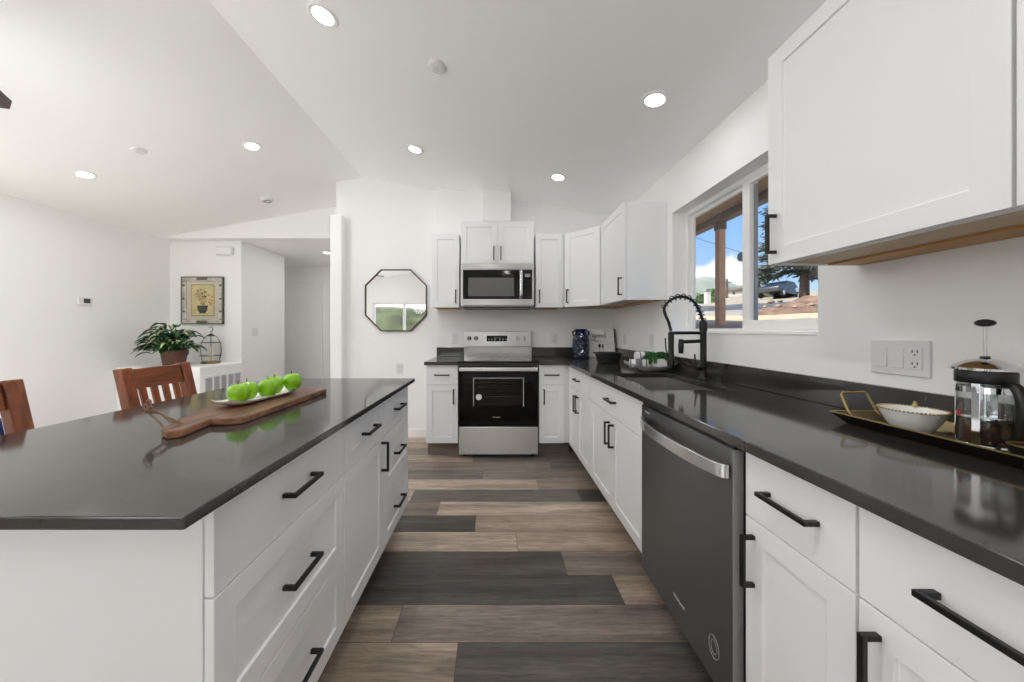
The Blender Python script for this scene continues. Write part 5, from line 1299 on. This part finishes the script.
# ------------------------------------------------------------------ towel dish beyond the sink
def towel_dish():
    c = Vector((1.128, 2.435, CT+0.0005)); rz = R(-12)
    t = thing('towel_dish', 'pale boat shaped dish of towels beyond the sink', 'dish', c, (0, 0, rz))
    bm = bmesh.new(); n = 24; T, B_ = [], []; L, W = 0.176, 0.088
    for i in range(n+1):
        u = -1+2*i/n; w = W*(1-abs(u)**3*0.72); lift = 0.052*abs(u)**2; a, b = [], []
        for j in range(9):
            v = -1+2*j/8; z = lift+0.036*abs(v)**2.5*(1-abs(u)*0.5)
            a.append(bm.verts.new((u*L, v*w, z+0.006))); b.append(bm.verts.new((u*L*.98, v*w*.94, z)))
        T.append(a); B_.append(b)
    for R_ in (T, B_):
        for A, B in zip(R_, R_[1:]):
            for j in range(8): bm.faces.new((A[j], A[j+1], B[j+1], B[j]))
    for i in range(n):
        for j in (0, 8): bm.faces.new((T[i][j], T[i+1][j], B_[i+1][j], B_[i][j]))
    for i in (0, n):
        for j in range(8): bm.faces.new((T[i][j], T[i][j+1], B_[i][j+1], B_[i][j]))
    m_ = MB(); m_.bm.free(); m_.bm = bm; m_.build('dish_body', mat('pale_stoneware', (206, 207, 210), 0.3), t, smooth=50)
    mb = MB(); mb.tube(spline([(0.142, -0.036, 0.049), (0.168, -0.027, 0.0605), (0.177, 0, 0.062), (0.168, 0.027, 0.0605), (0.142, 0.036, 0.049)], 5), 0.0038, n=8); mb.build('gold_rim', M['gold'], t, smooth=True, bevel=0)
    RM = Matrix.Translation(c) @ Matrix.Rotation(rz, 4, 'Z')
    def roll(p, L_, r, rot, lab):
        q = RM @ Vector(p); k = thing('rolled_towel', lab, 'towel', q, (0, 0, rz+rot), 'rolled towels in the dish')
        def shell(x0, x1, rr):
            m2 = MB(); path = []
            for i in range(54): a = i/53*2*PI*2.6; path.append((rr*(0.3+0.7*i/53)*math.cos(a), rr*(0.3+0.7*i/53)*math.sin(a)))
            th = 0.0045; A = [[m2.bm.verts.new((x, y*(1), z)) for y, z in path] for x in (x0, x1)]
            for i in range(53): m2.bm.faces.new((A[0][i], A[0][i+1], A[1][i+1], A[1][i]))
            return m2
        o = shell(-L_/2, L_/2, r).build('towel_roll', M['towel'], k, smooth=60); s = o.modifiers.new('solid', 'SOLIDIFY'); s.thickness = 0.007; s.offset = 0
        m3 = MB(); m3.cyl((-0.022, 0, 0), (0.022, 0, 0), r+0.0045, n=32, caps=False); o = m3.build('towel_band', M['greyband'], k, smooth=60); s = o.modifiers.new('solid', 'SOLIDIFY'); s.thickness = 0.001
        for e in (-0.055, 0.05):
            m3 = MB(); m3.cyl((e-0.004, 0, 0), (e+0.004, 0, 0), r+0.0044, n=32, caps=False); o = m3.build('towel_stripe', M['greyband'], k, smooth=60)
    roll((-0.082, -0.022, 0.052), 0.125, 0.034, R(-8), 'rolled white towel with a grey band lying low in the dish')
    roll((-0.022, 0.036, 0.105), 0.15, 0.034, R(14), 'rolled white towel perched at the back on top of the other')
    # folded wash cloth
    q = RM @ Vector((0.062, -0.012, 0.014)); k = MB(); bmesh.ops.create_icosphere(k.bm, subdivisions=4, radius=1.0, matrix=Matrix.Diagonal((0.062, 0.046, 0.042, 1)))
    for v in k.bm.verts: v.co += Vector((0, 0, 1))*0.010*noise.noise(v.co*42)+Vector((noise.noise(v.co*36), noise.noise(v.co*36+Vector((5, 5, 5))), 0))*0.006
    o = k.build('wash_cloth', M['towel'], loc=q+Vector((0, 0, 0.036)), smooth=70); tag(o, 'crumpled white cloth under the green sprigs in the dish', 'cloth')
    # sprigs
    q = RM @ Vector((0.045, -0.010, 0.088)); t2 = thing('greenery_sprig', 'trailing green sprigs draped over the towels in the dish', 'greenery', q, (0, 0, rz)); rg = random.Random(4)
    sb, lb = MB(), MB()
    for s in range(20):
        a = rg.uniform(0, 2*PI); L_ = rg.uniform(.06, .12); dr = Vector((math.cos(a), math.sin(a)*.6, 0)); P = spline([Vector((0, 0, 0.012)), dr*L_*.4+Vector((0, 0, .040*rg.uniform(.6, 1.2))), dr*L_*.8+Vector((0, 0, .022)), dr*L_+Vector((0, -0.012, -.022))], 5)
        sb.tube(P, 0.0014, n=5)
        for p in P[2:]:
            for e in range(6):
                n = Vector((rg.gauss(0, 1), rg.gauss(0, 1), rg.gauss(.4, .7))).normalized(); l = rg.uniform(.008, .015); sd_ = n.orthogonal().normalized()*l*.45
                lb.quad((p, p+n*l*.5+sd_, p+n*l, p+n*l*.5-sd_))
    sb.build('sprig_stems', M['herb'], t2); lb.build('sprig_leaves', M['herb'], t2)
towel_dish()

# ------------------------------------------------------------------ gold tray, bowl, french press
TX0, TX1, TY0, TY1 = 1.094, 1.300, 0.56, 1.098
def tray():
    c = Vector(((TX0+TX1)/2, (TY0+TY1)/2, CT+0.0005)); hx, hy = (TX1-TX0)/2, (TY1-TY0)/2
    t = thing('serving_tray', 'long aged gold tray with loop handles on the counter', 'tray', c)
    bm = bmesh.new()
    def ring(i, z): return [bm.verts.new(v) for v in ((-hx+i, -hy+i, z), (hx-i, -hy+i, z), (hx-i, hy-i, z), (-hx+i, hy-i, z))]
    rs = [ring(0.028, 0), ring(0.0, 0.031), ring(0.004, 0.032), ring(0.031, 0.006)]
    bm.faces.new(list(reversed(rs[0])))
    for k, (A, B) in enumerate(zip(rs, rs[1:])):
        for i in range(4):
            f = bm.faces.new((A[i], A[(i+1) % 4], B[(i+1) % 4], B[i])); f.material_index = 1 if k == 0 else 0
    bm.faces.new(rs[-1]); m_ = MB(); m_.bm.free(); m_.bm = bm; m_.build('tray_body', [M['tray'], M['traydark']], t)
    mb = MB(); e = 0.001; mb.tube([(-hx+e, -hy+e, 0.032), (hx-e, -hy+e, 0.032), (hx-e, hy-e, 0.032), (-hx+e, hy-e, 0.032)], 0.0022, n=6, closed=True); mb.build('tray_rim', M['gold'], t)
    for s in (1, -1):
        y = s*(hy-0.012); mb = MB(); mb.tube([(-0.045, y, 0.02), (-0.047, y+s*0.012, 0.045), (-0.049, y+s*0.026, 0.083), (-0.044, y+s*0.028, 0.088), (0.030, y+s*0.028, 0.090), (0.034, y+s*0.026, 0.085), (0.045, y+s*0.012, 0.045), (0.047, y, 0.02)], 0.0036, n=8); mb.build('handle', M['gold'], t, smooth=True)
tray()
TZ = CT+0.0072
t = thing('bowl', 'small white bowl with beaded gold rim on the gold tray', 'bowl', (1.195, 0.962, TZ))
mb = MB(); mb.lathe([(0, 0), (0.034, 0), (0.037, 0.004), (0.052, 0.027), (0.062, 0.049), (0.066, 0.061), (0.063, 0.062), (0.059, 0.052), (0.047, 0.029), (0.034, 0.008), (0, 0.006)], n=44); mb.build('bowl_body', M['ceramic'], t, smooth=50)
mb = MB()
for k in range(54): mb.sphere((0.0655*math.cos(2*PI*k/54), 0.0655*math.sin(2*PI*k/54), 0.0625), 0.0029, 8, 6)
o = mb.build('beaded_rim', M['gold'], t, smooth=True)
mb = MB(); mb.sphere((0.052, 0.034, 0.067), 0.006, 12, 8, (1, 1, 1.3)); mb.sphere((0.049, 0.032, 0.0755), 0.004, 10, 8); mb.build('rim_ornament', M['gold'], t, smooth=True)

def press():
    c = Vector((1.2235, 0.838, TZ)); t = thing('french_press', 'glass french press with chrome lid and black handle on the tray', 'french press', c)
    r = 0.0425; t.scale = (1, 1, 1.05)
    mb = MB(); mb.lathe([(r-0.003, 0.010), (r, 0.008), (r, 0.168), (r+0.002, 0.172), (r-0.002, 0.172), (r-0.002, 0.012)], n=44); mb.build('carafe', M['jar'], t, smooth=40)
    mb = MB(); mb.lathe([(0, 0.011), (r-0.0035, 0.011), (r-0.0035, 0.062), (0, 0.058)], n=36); mb.build('coffee_grounds', M['coffee'], t, smooth=40)
    fr = MB()
    for k in range(4):
        a = R(197.5)+k*PI/2; u = Vector((math.cos(a), math.sin(a), 0)); v = Vector((-u.y, u.x, 0))
        Mx = Matrix(((v.x, u.x, 0, u.x*(r+0.0018)), (v.y, u.y, 0, u.y*(r+0.0018)), (0, 0, 1, 0.075), (0, 0, 0, 1)))
        fr.obox((0.013, 0.0018, 0.15), Mx)
    f = fr.build('metal_frame', M['chrome'], t, bevel=0.0006)
    mb = MB(); mb.lathe([(r+0.001, 0.128), (r+0.003, 0.128), (r+0.003, 0.142), (r+0.001, 0.142)], n=44); mb.build('frame_band', M['chrome'], f, smooth=40)
    mb = MB(); mb.lathe([(0.0, 0.001), (r+0.001, 0.001), (r+0.003, 0.004), (r+0.001, 0.0075), (0, 0.0075)], n=44); mb.build('frame_foot', M['chrome'], f, smooth=40)
    mb = MB(); mb.lathe([(r+0.0035, 0.150), (r+0.0045, 0.152), (r+0.0045, 0.176), (r+0.0035, 0.178)], n=44); mb.build('lid_collar', M['black'], t, smooth=40)
    lid = MB(); lid.lathe([(r+0.003, 0.179), (r+0.012, 0.181), (r+0.012, 0.186), (r, 0.195), (r*0.7, 0.203), (0.012, 0.208), (0, 0.208)], n=48); l = lid.build('lid', M['chrome'], t, smooth=40)
    mb = MB(); mb.lathe([(0, 0.208), (0.009, 0.208), (0.007, 0.213), (0, 0.213)], n=20); mb.build('lid_ferrule', M['black'], l, smooth=40)
    mb = MB(); mb.cyl((0, 0, 0.065), (0, 0, 0.285), 0.0032, n=12); pl = mb.build('plunger_rod', M['chrome'], t, smooth=True)
    mb = MB(); mb.sphere((0, 0, 0.292), 0.0165, 20, 12, (1, 1, 0.55)); mb.build('plunger_knob', M['black'], pl, smooth=True)
    mb = MB(); mb.lathe([(0, 0.066), (r-0.004, 0.066), (r-0.004, 0.070), (0, 0.072)], n=36); mb.build('filter_disc', M['chrome'], pl, smooth=40)
    u = Vector((-0.35, -0.94, 0)).normalized()
    P = spline([u*(r+0.004)+Vector((0, 0, .152)), u*(r+0.026)+Vector((0, 0, .150)), u*(r+0.041)+Vector((0, 0, .125)), u*(r+0.043)+Vector((0, 0, .085)), u*(r+0.033)+Vector((0, 0, .040)), u*(r+0.008)+Vector((0, 0, .022))], 6)
    mb = MB(); mb.tube(P, [0.008+0.003*math.sin(PI*i/(len(P)-1)) for i in range(len(P))], n=12); mb.build('handle', M['black'], t, smooth=True)
    # paper label inside the frame
    a0 = R(132); mb = MB(); pts = [((r+0.0006)*math.cos(a0+R(30)*k/6), (r+0.0006)*math.sin(a0+R(30)*k/6)) for k in range(7)]
    A = [mb.bm.verts.new((x, y, 0.070)) for x, y in pts]; B = [mb.bm.verts.new((x, y, 0.080)) for x, y in pts]
    for k in range(6): mb.bm.faces.new((A[k], A[k+1], B[k+1], B[k]))
    mb.build('red_label', M['label'], t)
press()
t = thing('votive_cup', 'small gold rimmed cup with amber contents at the tray end', 'cup', (1.175, 0.735, TZ))
mb = MB(); mb.lathe([(0, 0), (0.02, 0), (0.024, 0.004), (0.031, 0.034), (0.029, 0.034), (0.022, 0.006), (0, 0.005)], n=30); mb.build('cup_body', M['traydark'], t, smooth=40)
mb = MB(); mb.tube([(0.030*math.cos(2*PI*k/30), 0.030*math.sin(2*PI*k/30), 0.0345) for k in range(30)], 0.0022, n=6, closed=True); mb.build('cup_rim', M['gold'], t, smooth=True)
mb = MB(); mb.lathe([(0, 0.030), (0.0275, 0.028)], n=24); mb.build('cup_contents', mat('amber_wax', (180, 128, 60), 0.4), t, smooth=True)
